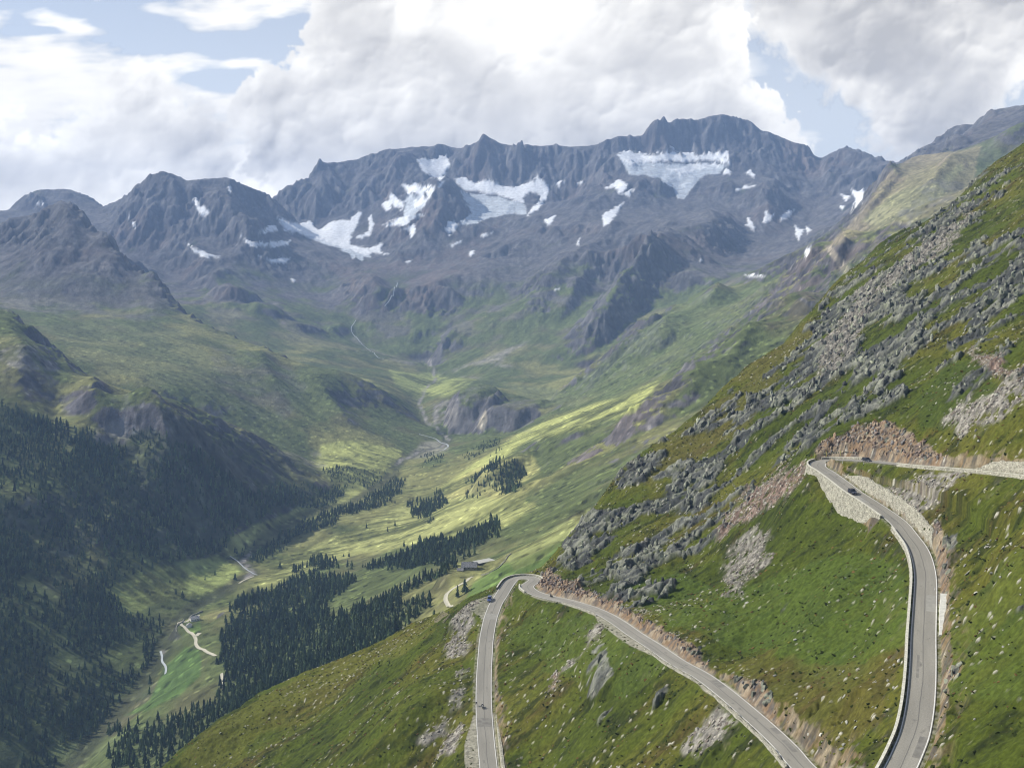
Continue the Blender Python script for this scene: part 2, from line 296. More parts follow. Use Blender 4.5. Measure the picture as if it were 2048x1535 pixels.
#print('grid', round(time.time()-T0, 1))
# ---------------------------------------------------------------- sky: Nishita blue with clouds laid over it by direction
def cloud_image():
    cw, ch, x0, x1, y0, y1 = 2040, 840, -550., 2600., -560., 740.
    PXc, PYc = np.meshgrid(np.linspace(x0, x1, cw).astype(np.float32), np.linspace(y1, y0, ch).astype(np.float32))   # bottom row first
    def puff(lam, o, seed, x=PXc, y=PYc, gain=.55):
        s = 0; a = 1.; n = 0
        for i in range(o):
            s = s+a*np.abs(perlin(x/lam+3.1*i, y/lam+7.7*i, seed+i*5)); n += a; a *= gain; lam /= 2.1
        return s/n
    wxc = fbm(PXc, PYc, 260, 3, 1201)*26; wyc = fbm(PXc, PYc, 260, 3, 1211)*26
    X, Y_ = PXc+wxc, PYc+wyc
    def sdf(poly):
        P = np.array(poly, float); d2 = np.full(PXc.shape, 1e9); ins = np.zeros(PXc.shape, bool)
        for (ax, ay), (bx, by) in zip(P, np.roll(P, -1, 0)):
            c = ((ay > PYc) != (by > PYc))
            if ay != by: ins ^= c & (PXc < (bx-ax)*(PYc-ay)/(by-ay)+ax)
            ex, ey = bx-ax, by-ay; t = np.clip(((PXc-ax)*ex+(PYc-ay)*ey)/(ex*ex+ey*ey), 0, 1); d2 = np.minimum(d2, (PXc-ax-t*ex)**2+(PYc-ay-t*ey)**2)
        return np.where(ins, 1, -1)*np.sqrt(d2)
    pf = puff(150, 6, 1301, X, Y_); pf2 = puff(60, 5, 1331, X, Y_)
    edge = (pf-.2)*120+(pf2-.2)*36+fbm(X, Y_, 24, 4, 1351)*5
    M1 = [(640,-560),(625,-100),(632,30),(618,95),(560,130),(520,150),(492,180),(484,250),(498,300),(545,345),(560,420),(760,470),(1500,470),(1640,330),(1590,250),(1548,200),(1508,160),(1488,110),(1500,60),(1480,-560)]
    M2 = [(1460,-560),(1490,60),(1545,105),(1600,150),(1655,190),(1720,230),(1745,300),(1800,330),(1900,330),(1980,260),(2050,175),(2200,150),(2600,150),(2600,-560)]
    M3 = [(-560,170),(-200,210),(0,225),(60,270),(110,270),(180,200),(240,140),(300,120),(350,165),(400,230),(450,290),(480,330),(460,370),(390,400),(200,420),(-560,440)]
    M4 = [(484,300),(520,330),(640,350),(800,330),(800,480),(520,480),(530,400),(500,370)]
    d1, d2_, d3, d4 = sdf(M1), sdf(M2), sdf(M3), sdf(M4)
    # high streaks on the left
    Xs = PXc+.35*PYc+wxc*.5
    st_ = fbm(Xs*.28, PYc+wyc*.3, 60, 5, 1401)+fbm(Xs*.16, PYc, 120, 3, 1421)*.7
    gap = np.zeros_like(PXc)
    for gx_, gy_, rx, ry in ((130,15,170,36),(30,-10,120,30),(520,100,150,34),(440,150,120,30),(590,60,80,40),(250,40,120,20),(470,170,90,16),(560,135,40,40),(80,60,60,10)):
        gap = np.maximum(gap, np.exp(-((PXc-gx_)/rx)**2-((PYc-gy_)/ry)**2))
    aS = sst(-.8, .9, st_*1.2+.75-gap*1.9); LS = .77+.07*st_+fbm(PXc, PYc, 500, 2, 1431)*.03
    alpha = np.clip(aS, 0, 1); lum = LS
    warm = np.zeros_like(PXc)
    # right hand part behind the gap: thin veil
    rightm = sst(1450, 1560, PXc); alpha = alpha*(1-rightm)+rightm*np.clip(sst(-.3,.9,st_*.8+.1)*.55+sst(180,330,PYc)*.35, 0, 1)*1
    # lighting of the billows: height field lit from upper left
    def domes(lam, seed, bl):
        """overlapping round heads, each brighter on its upper left"""
        h = 0
        for sft in (0, 1): 
            q = cellstone(X+sft*lam*.5+fbm(PXc, PYc, lam*.6, 3, seed+9)*lam*.22, Y_*1.15+sft*lam*.37+fbm(PXc, PYc, lam*.6, 3, seed+19)*lam*.22, lam, seed+sft)[0]; h = np.maximum(h, np.sqrt(np.clip(1-(q/.95)**2, 0, 1))*(1 if sft == 0 else .9))
        h = blur(h, bl); gyy_, gxx_ = np.gradient(h); q = gxx_*.55-gyy_*.83; return np.clip(q/(q.std()*2.0), -1.2, 1.2), h
    l1, h1 = domes(190, 1501, 5); l2, h2 = domes(85, 1533, 2.4); l3, h3 = domes(38, 1537, 1.3)
    lowf = fbm(X, Y_*1.2, 420, 4, 1551); midf = fbm(X, Y_, 150, 5, 1561)
    for d, base, dark, sharp, sd0 in ((d3, .74, .17, 22, 0), (d4, .86, .10, 14, 0), (d2_, .71, .17, 30, 2), (d1, .80, .16, 10, 1)):
        dd = d+edge
        a = sst(-sharp, sharp, dd)
        rim = sst(90, 0, dd)
        L = base - dark*sst(-.45, .55, lowf+.25*sst(60, 320, dd)+(.25 if sd0 == 2 else 0)) + (l1*.06+l2*.042+l3*.02)*(.35+.65*sst(-.2,.5,midf+.2))+midf*.06+rim*.10
        if sd0 == 1: L = L - .07*sst(150, 330, PYc)*sst(1500, 1200, PXc)*sst(.0,.5,midf+.3)
        lum = lum*(1-a)+L*a; alpha = np.maximum(alpha*(1-a)+a, a)
    # right cloud has a browner grey
    warm = sst(1350, 1800, PXc)*.5
    # horizon brightening on the left
    veil = .30+.25*sst(-100, 420, PYc); lum = np.where(alpha < veil, .80, lum); alpha = np.maximum(alpha, veil)
    lum = np.clip(.80+(lum-.79)*1.6, .36, .98)
    R_ = lum*(1.39+warm*.03); G_ = lum*1.34; B_ = lum*(1.23+.10*(.85-lum)-warm*.05)
    img = bpy.data.images.new('cloud_cover', cw, ch, alpha=True, float_buffer=True)
    img.colorspace_settings.name = 'Non-Color'
    img.pixels.foreach_set(np.stack([R_, G_, B_, alpha], -1).astype(np.float32).ravel()); img.pack()
    return img, x0, x1, y0, y1
def make_world():
    w = bpy.data.worlds.new('World'); SC.world = w; w.use_nodes = True; nt = w.node_tree; nt.nodes.clear()
    out = nt.nodes.new('ShaderNodeOutputWorld'); bg = nt.nodes.new('ShaderNodeBackground'); nt.links.new(bg.outputs[0], out.inputs[0])
    sky = nt.nodes.new('ShaderNodeTexSky'); sky.sky_type = 'NISHITA'; sky.sun_disc = False; sky.sun_elevation = SUN_EL; sky.sun_rotation = SUN_AZ; sky.altitude = 2300; sky.dust_density = .6; sky.air_density = 1.
    img, x0, x1, y0, y1 = cloud_image()
    tc = nt.nodes.new('ShaderNodeTexCoord'); sp = nt.nodes.new('ShaderNodeSeparateXYZ'); nt.links.new(tc.outputs['Generated'], sp.inputs[0])
    def math_(op, a, b=None, c=None):
        n = nt.nodes.new('ShaderNodeMath'); n.operation = op
        for i, v in enumerate((a, b, c)):
            if v is None: continue
            if hasattr(v, 'node'): nt.links.new(v, n.inputs[i])
            else: n.inputs[i].default_value = v
        return n.outputs[0]
    yy = math_('MAXIMUM', sp.outputs['Y'], .02)
    u = math_('DIVIDE', sp.outputs['X'], yy); v = math_('DIVIDE', sp.outputs['Z'], yy)
    uu = math_('MULTIPLY_ADD', u, F/(x1-x0), (HX-x0)/(x1-x0)); vv = math_('MULTIPLY_ADD', v, F/(y1-y0), (y1-HY)/(y1-y0))
    cx = nt.nodes.new('ShaderNodeCombineXYZ'); nt.links.new(uu, cx.inputs[0]); nt.links.new(vv, cx.inputs[1])
    it = nt.nodes.new('ShaderNodeTexImage'); it.image = img; it.extension = 'EXTEND'; it.interpolation = 'Cubic'; nt.links.new(cx.outputs[0], it.inputs[0])
    # rest of the sky: broken cloud from noise
    no = nt.nodes.new('ShaderNodeTexNoise'); no.inputs['Scale'].default_value = 3.2; no.inputs['Detail'].default_value = 8; nt.links.new(tc.outputs['Generated'], no.inputs['Vector'])
    mr = nt.nodes.new('ShaderNodeMapRange'); mr.inputs[1].default_value = .46; mr.inputs[2].default_value = .6; nt.links.new(no.outputs[0], mr.inputs[0])
    up = math_('SUBTRACT', 1., math_('DIVIDE', math_('SUBTRACT', sp.outputs['Y'], .25), .35)); 
    fr = nt.nodes.new('ShaderNodeMapRange'); fr.inputs[1].default_value = .5; fr.inputs[2].default_value = .75; nt.links.new(sp.outputs['Y'], fr.inputs[0])
    def mixn(f, a, b, dt='RGBA'):
        n = nt.nodes.new('ShaderNodeMix'); n.data_type = dt; i = {'RGBA': (0,6,7,2), 'FLOAT': (0,2,3,0)}[dt]
        for v_, k in ((f, i[0]), (a, i[1]), (b, i[2])):
            if hasattr(v_, 'node'): nt.links.new(v_, n.inputs[k])
            else: n.inputs[k].default_value = v_ if not isinstance(v_, tuple) else (*v_, 1)
        return n.outputs[i[3]]
    alpha = mixn(fr.outputs[0], math_('MULTIPLY', mr.outputs[0], .55), it.outputs['Alpha'], 'FLOAT')
    ccol = mixn(fr.outputs[0], (.5,.52,.56), it.outputs['Color'])
    sk = nt.nodes.new('ShaderNodeVectorMath'); sk.operation = 'SCALE'; nt.links.new(sky.outputs[0], sk.inputs[0]); sk.inputs['Scale'].default_value = SKY_K
    fin = mixn(alpha, sk.outputs[0], ccol)
    # the ground hidden below the horizon sends back a dull green light
    dn = nt.nodes.new('ShaderNodeMapRange'); dn.inputs[1].default_value = -.12; dn.inputs[2].default_value = -.03; nt.links.new(sp.outputs['Z'], dn.inputs[0])
    fin = mixn(dn.outputs[0], (.06,.075,.05), fin)
    nt.links.new(fin, bg.inputs[0]); bg.inputs[1].default_value = 1.0
    # the background strength applies to the sky: SKY_K is the strength given to the Nishita light
    w.cycles.sampling_method = 'MANUAL'; w.cycles.sample_map_resolution = 512
    return w
SKY_K = .1
make_world()
#print('world', round(time.time()-T0, 1))
# ---------------------------------------------------------------- far terrain mesh: a fan of rays from the viewpoint's side of the valley
def dirnoise(x, y, ang, lam, stretch, octv, seed):
    """noise stretched down the fall line; ang = direction of the fall line"""
    K = 8; out = 0; wt = 0
    for k in range(K):
        th = math.pi*k/K; c, s = math.cos(th), math.sin(th)
        w = np.maximum(0, np.cos(ang-th)**2-.55)**2
        al = (x*c+y*s)/stretch; ac = -x*s+y*c
        out = out + w*ridged(al, ac, lam, octv, seed+k*13); wt = wt + w
    return out/np.maximum(wt, 1e-6)-.45
NU, NY = (1500, 1250)
us = np.linspace(-.66, .66, NU)
ly = np.linspace(0, 1, NY)
ys = 640*np.exp(ly*math.log(9300/640))
U, Yf = np.meshgrid(us, ys); Xf = U*Yf
gi, gj = (Xf-GX0)/GS, (Yf-GY0)/GS
Zf = bilin(Zg, gi, gj)
gB = blur(Zg, 3); by_, bx_ = np.gradient(gB, GS)
BX, BY = bilin(bx_, gi, gj), bilin(by_, gi, gj); SL = np.hypot(BX, BY); ANG = np.arctan2(BY, BX)
RO = bilin(rough, gi, gj); SD = bilin(sd_g, gi, gj)
PX = HX+F*Xf/Yf
dn = dirnoise(Xf, Yf, ANG, 95, 3.2, 4, 50)
dn2 = ridged(Xf, Yf, 60, 4, 77)-.45
far_k = sst(2600, 4600, Yf)
rk = sst(.42, .85, SL + fbm(Xf, Yf, 220, 3, 60)*.16)             # steep = rock
amp = mix(4., 36., rk)*mix(.62, 1., far_k)
dn3 = ridged(Xf+fbm(Xf,Yf,90,2,83)*30, Yf, 210, 4, 87)-.45
Zf = Zf + amp*dn*1.5 + amp*.75*dn2*sst(.2,.5,SL) + amp*1.0*dn3*far_k*sst(.2,.5,SL) + fbm(Xf, Yf, 34, 4, 91)*mix(.8, 4.5, rk)*mix(.5,1,far_k)
PYf = HY-F*Zf/Yf
# level ground under the alp buildings
def lin_at(G, x, y):
    return float(bilin(G, np.array([(x/y-us[0])/(us[1]-us[0])]), np.array([math.log(y/640)/math.log(9300/640)*(NY-1)]))[0])
def zfar(x, y): return lin_at(Zf, x, y)
for fx_, fy_, fr in ((-42., 1150., 26.), (-427., 1486., 22.)):
    z0_ = zfar(fx_, fy_); t_ = sst(fr*1.7, fr, np.hypot(Xf-fx_, (Yf-fy_)*.8)); Zf = Zf + (z0_-Zf)*t_
PYf = HY-F*Zf/Yf
def fpoly(poly, soft=4, wob=10, lo=0, hi=99999, lam=None, seed=0):
    """mask of a patch outlined in the photograph and laid on the ground it covers (between two distances), with a ragged edge"""
    d = inpoly(PX, PYf, poly)
    if wob:
        d = d + fbm(Xf, Yf, lam or 90, 4, 300+seed)*wob
    return sst(-soft, soft, d)*((Yf > lo) & (Yf < hi))
#print('far z', round(time.time()-T0, 1))
far = dict(PX=PX, PY=PYf)

def grid_mesh(name, X, Y, Z, attrs, mat, keepmask=None, smooth=True):
    H, Wd = X.shape
    idx = np.arange(H*Wd).reshape(H, Wd)
    q = np.stack([idx[:-1,:-1], idx[:-1,1:], idx[1:,1:], idx[1:,:-1]], -1).reshape(-1, 4)
    if keepmask is not None: q = q[keepmask[:-1,:-1].ravel()]
    me = bpy.data.meshes.new(name)
    me.vertices.add(H*Wd); me.vertices.foreach_set('co', np.stack([X, Y, Z], -1).astype(np.float32).ravel())
    me.loops.add(len(q)*4); me.loops.foreach_set('vertex_index', q.astype(np.int32).ravel())
    me.polygons.add(len(q)); me.polygons.foreach_set('loop_start', np.arange(0, len(q)*4, 4, dtype=np.int32))
    me.polygons.foreach_set('loop_total', np.full(len(q), 4, np.int32))
    me.update(calc_edges=True)
    me.polygons.foreach_set('use_smooth', np.full(len(q), smooth))
    for k, v in attrs.items():
        if v.ndim == 3:
            a = me.attributes.new(k, 'FLOAT_COLOR', 'POINT'); c = np.ones((H*Wd, 4), np.float32); c[:, :3] = v.reshape(-1, 3); a.data.foreach_set('color', c.ravel())
        else:
            a = me.attributes.new(k, 'FLOAT', 'POINT'); a.data.foreach_set('value', v.astype(np.float32).ravel())
    me.materials.append(mat)
    o = bpy.data.objects.new(name, me); C.objects.link(o); return o
def rgb(*c): return np.array(c, np.float32)
# ---------------------------------------------------------------- colours of the far ground
nA = fbm(Xf, Yf, 520, 5, 101); nB = fbm(Xf, Yf, 150, 5, 113); nC = fbm(Xf, Yf, 45, 4, 127); nD = fbm(Xf, Yf, 16, 3, 131)
gy2, gx2 = np.gradient(Zf); dYv = np.gradient(Yf, axis=0); dXv = np.gradient(Xf, axis=1)
sx = gx2/dXv; syv = (gy2 - sx*np.gradient(Xf, axis=0))/dYv; SLf = np.hypot(sx, syv)
heath = rgb(.10,.098,.045); meadow = rgb(.235,.235,.085); green = rgb(.11,.135,.048); rock = rgb(.09,.086,.092); rockd = rgb(.062,.06,.064)
rockred = rgb(.15,.112,.095); scree = rgb(.215,.2,.185); dirt = rgb(.17,.14,.1); ochre = rgb(.24,.2,.12)
def M3(m): return m[..., None]
col = np.broadcast_to(green, Xf.shape+(3,)).copy()
col = mix(col, heath, M3(sst(-.3, .5, nB+nA*.4)))
col = mix(col, meadow, M3(sst(.0, .6, nA*.7+nB*.5+.25-SLf*.55)*.75))
col = mix(col, dirt*.8, M3(sst(.45, .9, nC*.6+nB*.5)*.35))
# bare rock: steep faces and everything high up
hi = np.clip(sst(-60, 200, Zf + nA*110 + nB*80 + sst(4000,5200,Yf)*130)*sst(3000, 4300, Yf) + sst(-.1,.5,nB+nA*.6)*sst(3900,4700,Yf)*.6 + fpoly([(-60,470),(125,380),(240,480),(350,600),(300,625),(100,612),(-60,600)], soft=26, wob=30, lo=3300, hi=5000)*.8, 0, 1)
rkm = np.clip(sst(.62, .9, SLf + nC*.22 + nB*.15) + hi*sst(-.6,.2,nB+hi*.6), 0, 1)
strat = fbm(Xf*.35+Yf*.2, Zf*2.2+Yf*.25, 46, 4, 171); rcol = mix(rock, rockd, M3(sst(-.4, .6, nB+nC*.5))); rcol = mix(rcol, rgb(.16,.155,.15), M3(sst(.15,.6,strat)*.5)); rcol = mix(rcol, rockd*.6, M3(sst(.1,.6,-strat)*.5)); rcol = mix(rcol, rgb(.17,.165,.165), M3(sst(.0,.35,dn)*.6)); rcol = mix(rcol, rockd*.75, M3(sst(-.02,-.3,dn)*.6)); rcol = mix(rcol, rockred, M3(sst(.1, .7, nA*.8+nC*.3)*.55)); rcol = mix(rcol, scree*.8, M3(sst(.2,.8,nC*.7+nD*.5)*.5))
rkm = rkm*sst(1150, 1600, Yf); col = mix(col, rcol, M3(rkm))
# high flat ground: scree
col = mix(col, mix(scree*.8, rock, M3(sst(-.3,.3,nC))), M3(hi*sst(.7, .35, SLf)*.6))
# painted patches -------------------------------------------------------------
def lay(c, poly, k=1, **kw):
    global col
    tex = kw.pop('tex', None); m = fpoly(poly, **kw)*k
    if tex is None: tex = np.ndim(c) == 1 and float(np.max(c)-np.min(c)) < .075
    if tex: m = m*sst(-.45, .45, nC*.8+nB*.7+nD*.3)
    col = mix(col, c if np.ndim(c) == 3 else rgb(*c), M3(m)); return m
mead = (.19,.205,.066); lightm = (.235,.225,.1)
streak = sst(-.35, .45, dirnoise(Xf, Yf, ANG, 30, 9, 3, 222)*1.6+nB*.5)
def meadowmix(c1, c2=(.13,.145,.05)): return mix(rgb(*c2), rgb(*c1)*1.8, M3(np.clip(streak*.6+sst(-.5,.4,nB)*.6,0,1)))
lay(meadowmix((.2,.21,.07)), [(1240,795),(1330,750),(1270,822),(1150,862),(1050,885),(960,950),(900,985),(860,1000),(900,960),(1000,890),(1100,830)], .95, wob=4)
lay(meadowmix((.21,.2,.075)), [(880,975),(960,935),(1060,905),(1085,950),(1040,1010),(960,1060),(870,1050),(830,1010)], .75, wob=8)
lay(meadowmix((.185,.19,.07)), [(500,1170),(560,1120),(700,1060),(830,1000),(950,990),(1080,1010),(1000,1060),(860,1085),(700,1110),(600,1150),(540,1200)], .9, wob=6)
lay(meadowmix((.2,.21,.068)), [(640,890),(720,880),(800,900),(800,930),(740,965),(660,960),(630,920)], .9, wob=6)
lay(meadowmix((.19,.2,.07)), [(440,1080),(560,1030),(700,960),(740,970),(650,1040),(520,1090),(470,1120)], .8, wob=6)
lay(meadowmix((.15,.175,.055)), [(200,1180),(330,1130),(430,1110),(500,1140),(430,1180),(330,1200),(250,1240)], .8, wob=8)
lay(meadowmix((.17,.19,.06)), [(780,740),(880,750),(950,760),(900,790),(830,795),(790,770)], .8, wob=4)
lay((.15,.17,.075), [(1000,765),(1100,775),(1180,800),(1150,815),(1050,795)], .7, wob=3)
lay((.13,.2,.05), [(945,1165),(1000,1130),(1090,1100),(1180,1060),(1140,1120),(1080,1150),(990,1180),(930,1200)], .85, wob=3)
lay(meadowmix((.17,.185,.07)), [(1080,1120),(1180,1040),(1130,1040),(1010,1115),(1030,1140)], .6, wob=3)
lay((.085,.15,.04), [(330,1330),(370,1290),(400,1300),(400,1350),(360,1390),(290,1420),(250,1430),(300,1400)], .8, wob=4)
lay((.13,.2,.05), [(372,1262),(400,1240),(402,1260),(390,1268)], .8, wob=0, soft=2)
lay((.12,.15,.06), [(80,1500),(200,1468),(255,1480),(200,1515),(110,1530)], .8, wob=4)
lay((.12,.15,.06), [(900,1500),(1,1500),(200,1535),(300,1510)], .0)
lay(ochre*1.35, [(1700,450),(1780,345),(1830,308),(1960,295),(1950,370),(1880,430),(1790,450),(1720,470),(1640,500)], .55, wob=6, hi=4200)
lay(rgb(.28,.28,.14), [(1720,440),(1800,380),(1880,360),(1930,320),(1900,380),(1830,440),(1760,455)], .6, wob=8, hi=4200)
lay(rock*1.5, [(1840,360),(1930,360),(1900,430),(1830,450),(1800,430)], .5, wob=10, hi=4200)
lay(rgb(.13,.105,.09), [(1590,560),(1680,490),(1780,475),(1700,600),(1640,600),(1590,590)], .75, wob=6, hi=3300)
lay(rgb(.3,.26,.2), [(1648,490),(1660,490),(1705,545),(1722,585),(1695,555),(1660,510)], .85, wob=2, hi=3300, soft=2)
lay(rgb(.15,.16,.07), [(1660,600),(1720,570),(1720,520),(1760,480),(1700,520),(1620,620)], .4, wob=6, hi=3300)
lay(scree*.9, [(1440,800),(1560,700),(1640,640),(1600,720),(1480,790),(1400,860)], .7, wob=6, hi=2400)
lay(rgb(.12,.15,.06), [(1120,790),(1290,655),(1385,590),(1560,558),(1500,620),(1400,700),(1240,800)], .55, wob=6, lo=2200, hi=3800)
lay(rgb(.095,.085,.045), [(1520,620),(1570,576),(1630,625),(1540,660)], .7, wob=3, hi=2400)
lay(scree*1.15, [(870,745),(960,720),(1060,680),(1000,720),(1040,735),(960,735),(900,750),(1000,760)], .75, wob=3)
lay(scree, [(700,650),(730,690),(800,720),(860,720),(820,730),(760,715),(700,680)], .5, wob=4)
lay(scree*1.1, [(870,810),(930,790),(945,800),(920,850),(890,860),(865,850)], .8, wob=5)
lay(rock*1.25, [(905,790),(960,768),(990,775),(980,860),(930,850)], .5, wob=6); lay(rock*1.1, [(970,790),(1080,800),(1060,860),(990,868),(955,850)], .6, wob=6)
lay(rgb(.4,.36,.28), [(958,840),(972,815),(975,840),(968,862),(955,855)], .8, wob=2, soft=2)
lay(rgb(.3,.28,.22), [(840,885),(880,880),(898,885),(895,900),(850,915),(810,920)], .75, wob=3)
lay(rock*1.2, [(430,680),(560,720),(620,780),(560,850),(470,830),(420,760)], .35, wob=12)
lay(scree, [(190,850),(250,830),(260,880),(230,900),(190,880)], .75, wob=6); lay(scree*1.1, [(0,700),(70,690),(120,740),(60,740),(0,720)], .7, wob=8)
lay(rock*1.5, [(120,790),(240,790),(330,830),(300,870),(200,840),(130,830)], .5, wob=12)
lay(rgb(.15,.165,.075), [(80,650),(200,640),(350,650),(440,740),(420,790),(300,760),(160,720)], .5, wob=12)
lay(rgb(.2,.19,.16), [(0,600),(90,590),(170,615),(100,625),(0,615)], .6, wob=8)
lay(scree*.95, [(560,900),(640,900),(650,930),(600,950),(540,920)], .5, wob=6)
lay(rockd, [(800,570),(860,560),(880,600),(800,640),(720,640),(740,590)], .3, wob=10)
lay(rockred, [(640,520),(860,510),(1000,440),(960,520),(840,600),(700,580)], .45, wob=14)
lay(scree*1.2, [(775,600),(792,560),(797,560),(785,612),(770,618)], .9, wob=2, soft=2)
# bottoms of the forest
FOREST = [
 ([(-460,800),(0,800),(120,850),(230,870),(300,860),(420,920),(480,960),(560,1000),(560,1020),(470,1060),(430,1110),(330,1130),(220,1170),(240,1230),(350,1240),(330,1310),(290,1400),(180,1490),(60,1560),(-460,1700)], 1.),
 ([(480,1110),(510,1090),(600,1045),(690,1010),(690,1030),(600,1075),(530,1115),(490,1130)], 1.),
 ([(690,1015),(780,970),(800,985),(700,1030)], 1.), ([(640,945),(700,930),(790,940),(800,970),(740,985),(660,970)], .6),
 ([(520,985),(600,965),(690,975),(680,1000),(600,1025),(530,1020)], .9),
 ([(590,1140),(640,1120),(740,1140),(800,1110),(900,1080),(990,1040),(1000,1060),(960,1090),(860,1150),(750,1210),(620,1260),(560,1330),(480,1390),(440,1450),(350,1500),(250,1560),(420,1560),(560,1450),(760,1300),(860,1210),(800,1200),(900,1130)], 1.),
 ([(440,1280),(480,1200),(600,1150),(700,1160),(620,1280),(560,1350),(450,1420)], .9),
 ([(200,1470),(330,1440),(450,1390),(500,1400),(420,1500),(300,1560),(230,1560)], .75),
 ([(985,935),(1030,925),(1050,950),(1030,985),(985,980),(970,960)], .9), ([(820,1010),(880,980),(890,1000),(860,1040),(825,1035)], .6), ([(940,960),(985,930),(960,985),(930,1000)],.35),
 ([(930,910),(1000,880),(1000,895),(930,925)], .5), ([(840,915),(880,910),(880,925),(845,930)], .8)]
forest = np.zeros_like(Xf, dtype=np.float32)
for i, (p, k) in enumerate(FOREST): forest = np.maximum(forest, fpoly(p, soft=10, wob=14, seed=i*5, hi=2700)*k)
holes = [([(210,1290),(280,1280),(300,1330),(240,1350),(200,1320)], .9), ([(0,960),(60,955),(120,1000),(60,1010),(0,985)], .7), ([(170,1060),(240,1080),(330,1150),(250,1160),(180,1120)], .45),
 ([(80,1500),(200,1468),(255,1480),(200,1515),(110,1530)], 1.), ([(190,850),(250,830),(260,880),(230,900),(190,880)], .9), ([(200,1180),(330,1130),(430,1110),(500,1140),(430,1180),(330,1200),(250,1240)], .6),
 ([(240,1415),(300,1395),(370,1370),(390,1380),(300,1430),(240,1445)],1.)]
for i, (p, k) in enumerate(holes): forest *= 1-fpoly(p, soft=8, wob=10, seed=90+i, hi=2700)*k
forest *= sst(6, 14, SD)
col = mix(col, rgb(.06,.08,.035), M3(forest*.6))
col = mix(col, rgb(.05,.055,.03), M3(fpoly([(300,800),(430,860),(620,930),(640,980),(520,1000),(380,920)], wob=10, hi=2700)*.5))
# gorge and its bare banks
open_ = np.maximum.reduce([fpoly(p, soft=4, wob=0) for p in ([(322,1300),(338,1300),(340,1350),(322,1360)], [(440,1100),(500,1100),(530,1160),(500,1165),(450,1130)], [(700,560),(960,560),(960,910),(840,910),(820,850),(700,720)], [(780,880),(920,870),(910,920),(790,930)])])
col = mix(col, rgb(.055,.06,.035), M3(sst(22, 6, SD)*(Yf < 2950)*.75)); col = mix(col, scree*1.3, M3(sst(9, 3, SD+nD*3)*open_*.85))
# snow fields and glaciers -----------------------------------------------------
SNOW = [
 [(553,438),(565,442),(600,448),(618,444),(636,460),(670,442),(700,440),(717,424),(724,428),(712,455),(700,480),(702,490),(735,496),(745,505),(735,512),(700,500),(650,486),(610,470),(570,462)],
 [(735,500),(765,484),(762,505),(778,508),(750,507)], [(760,412),(775,402),(782,385),(797,400),(808,405),(807,418),(795,415),(785,410),(772,425),(770,417)],
 [(835,320),(850,316),(862,322),(892,314),(900,330),(893,345),(880,360),(868,352),(845,342),(838,330)],
 [(800,365),(815,372),(830,368),(870,372),(862,392),(850,405),(830,415),(825,405),(845,398),(830,385),(815,385)],
 [(765,450),(790,438),(818,430),(820,445),(800,452)], [(800,460),(830,450),(832,465),(822,475),(818,460)],
 [(743,430),(748,450),(740,470),(725,478),(712,474),(738,462),(738,436)],
 [(906,358),(925,358),(950,368),(978,358),(1010,376),(1035,376),(1060,364),(1075,358),(1092,362),(1098,380),(1092,400),(1075,420),(1055,432),(1060,420),(1080,402),(1085,390),(1060,385),(1045,395),(1050,408),(1030,400),(1000,392),(950,382),(930,382)],
 [(1235,308),(1260,304),(1290,312),(1325,308),(1340,298),(1355,308),(1400,310),(1456,303),(1460,330),(1440,325),(1400,318),(1370,325),(1330,322),(1300,325),(1265,325),(1240,320)],
 [(1330,338),(1370,335),(1400,325),(1440,332),(1400,340),(1360,348)], [(1452,338),(1462,342),(1460,350),(1448,348)],
 [(888,455),(900,444),(920,450),(910,462),(898,470)], [(1205,430),(1225,418),(1247,406),(1232,432),(1220,445),(1207,452)], [(1210,378),(1235,360),(1258,368),(1248,382),(1238,388),(1230,375)],
 [(1242,390),(1252,385),(1268,378),(1258,392)], [(1090,440),(1112,430),(1102,448),(1094,452)], [(1100,372),(1130,362),(1120,372)], [(1150,370),(1170,360),(1165,368)],
 [(1490,345),(1500,342),(1510,350),(1508,356)], [(1470,380),(1490,372),(1512,370),(1500,376),(1478,382)],
 [(1495,436),(1500,438),(1510,455),(1509,462),(1492,450),(1498,448)], [(1528,432),(1532,420),(1540,430),(1552,430),(1538,445),(1526,445)], [(1560,432),(1575,425),(1588,420),(1580,434),(1562,442)],
 [(1590,452),(1600,458),(1608,460),(1598,482),(1592,470)], [(1612,452),(1622,460),(1614,468)], [(1700,378),(1715,385),(1728,380),(1725,400),(1700,425),(1712,400)], [(1680,388),(1700,395),(1692,402)], [(1680,412),(1690,414),(1684,420)],
 [(1612,498),(1625,495),(1615,510),(1608,510)], [(386,400),(394,400),(400,415),(410,412),(418,425),(408,432),(398,424)], [(370,485),(390,496),(412,505),(440,514),(432,516),(400,512)],
 [(480,472),(500,484),(530,488),(545,484),(580,482),(578,490),(550,494),(500,492)], [(512,466),(530,455),(553,450),(555,462),(530,465)], [(518,512),(540,520),(580,516),(570,525),(545,524)],
 [(455,375),(462,373),(464,383),(460,386)], [(255,425),(262,430),(258,434)], [(264,448),(272,450),(270,455)], [(72,404),(84,403),(88,409),(74,409)], [(580,556),(590,560),(588,564)],
 [(900,490),(925,480),(922,486),(905,494)], [(938,503),(950,502),(942,512)], [(812,525),(825,520),(815,528)], [(1110,580),(1122,572),(1120,580)], [(1490,550),(1530,552),(1510,555)], [(1400,515),(1406,520),(1400,523)],
 [(960,470),(985,465),(968,475)], [(1157,478),(1160,474),(1158,490),(1154,488)], [(870,372),(892,360),(880,374)]]
snow = np.zeros_like(Xf, dtype=np.float32)
for i, p in enumerate(SNOW): snow = np.maximum(snow, fpoly(p, soft=2.2, wob=3.2, lam=38, seed=i, lo=2500))
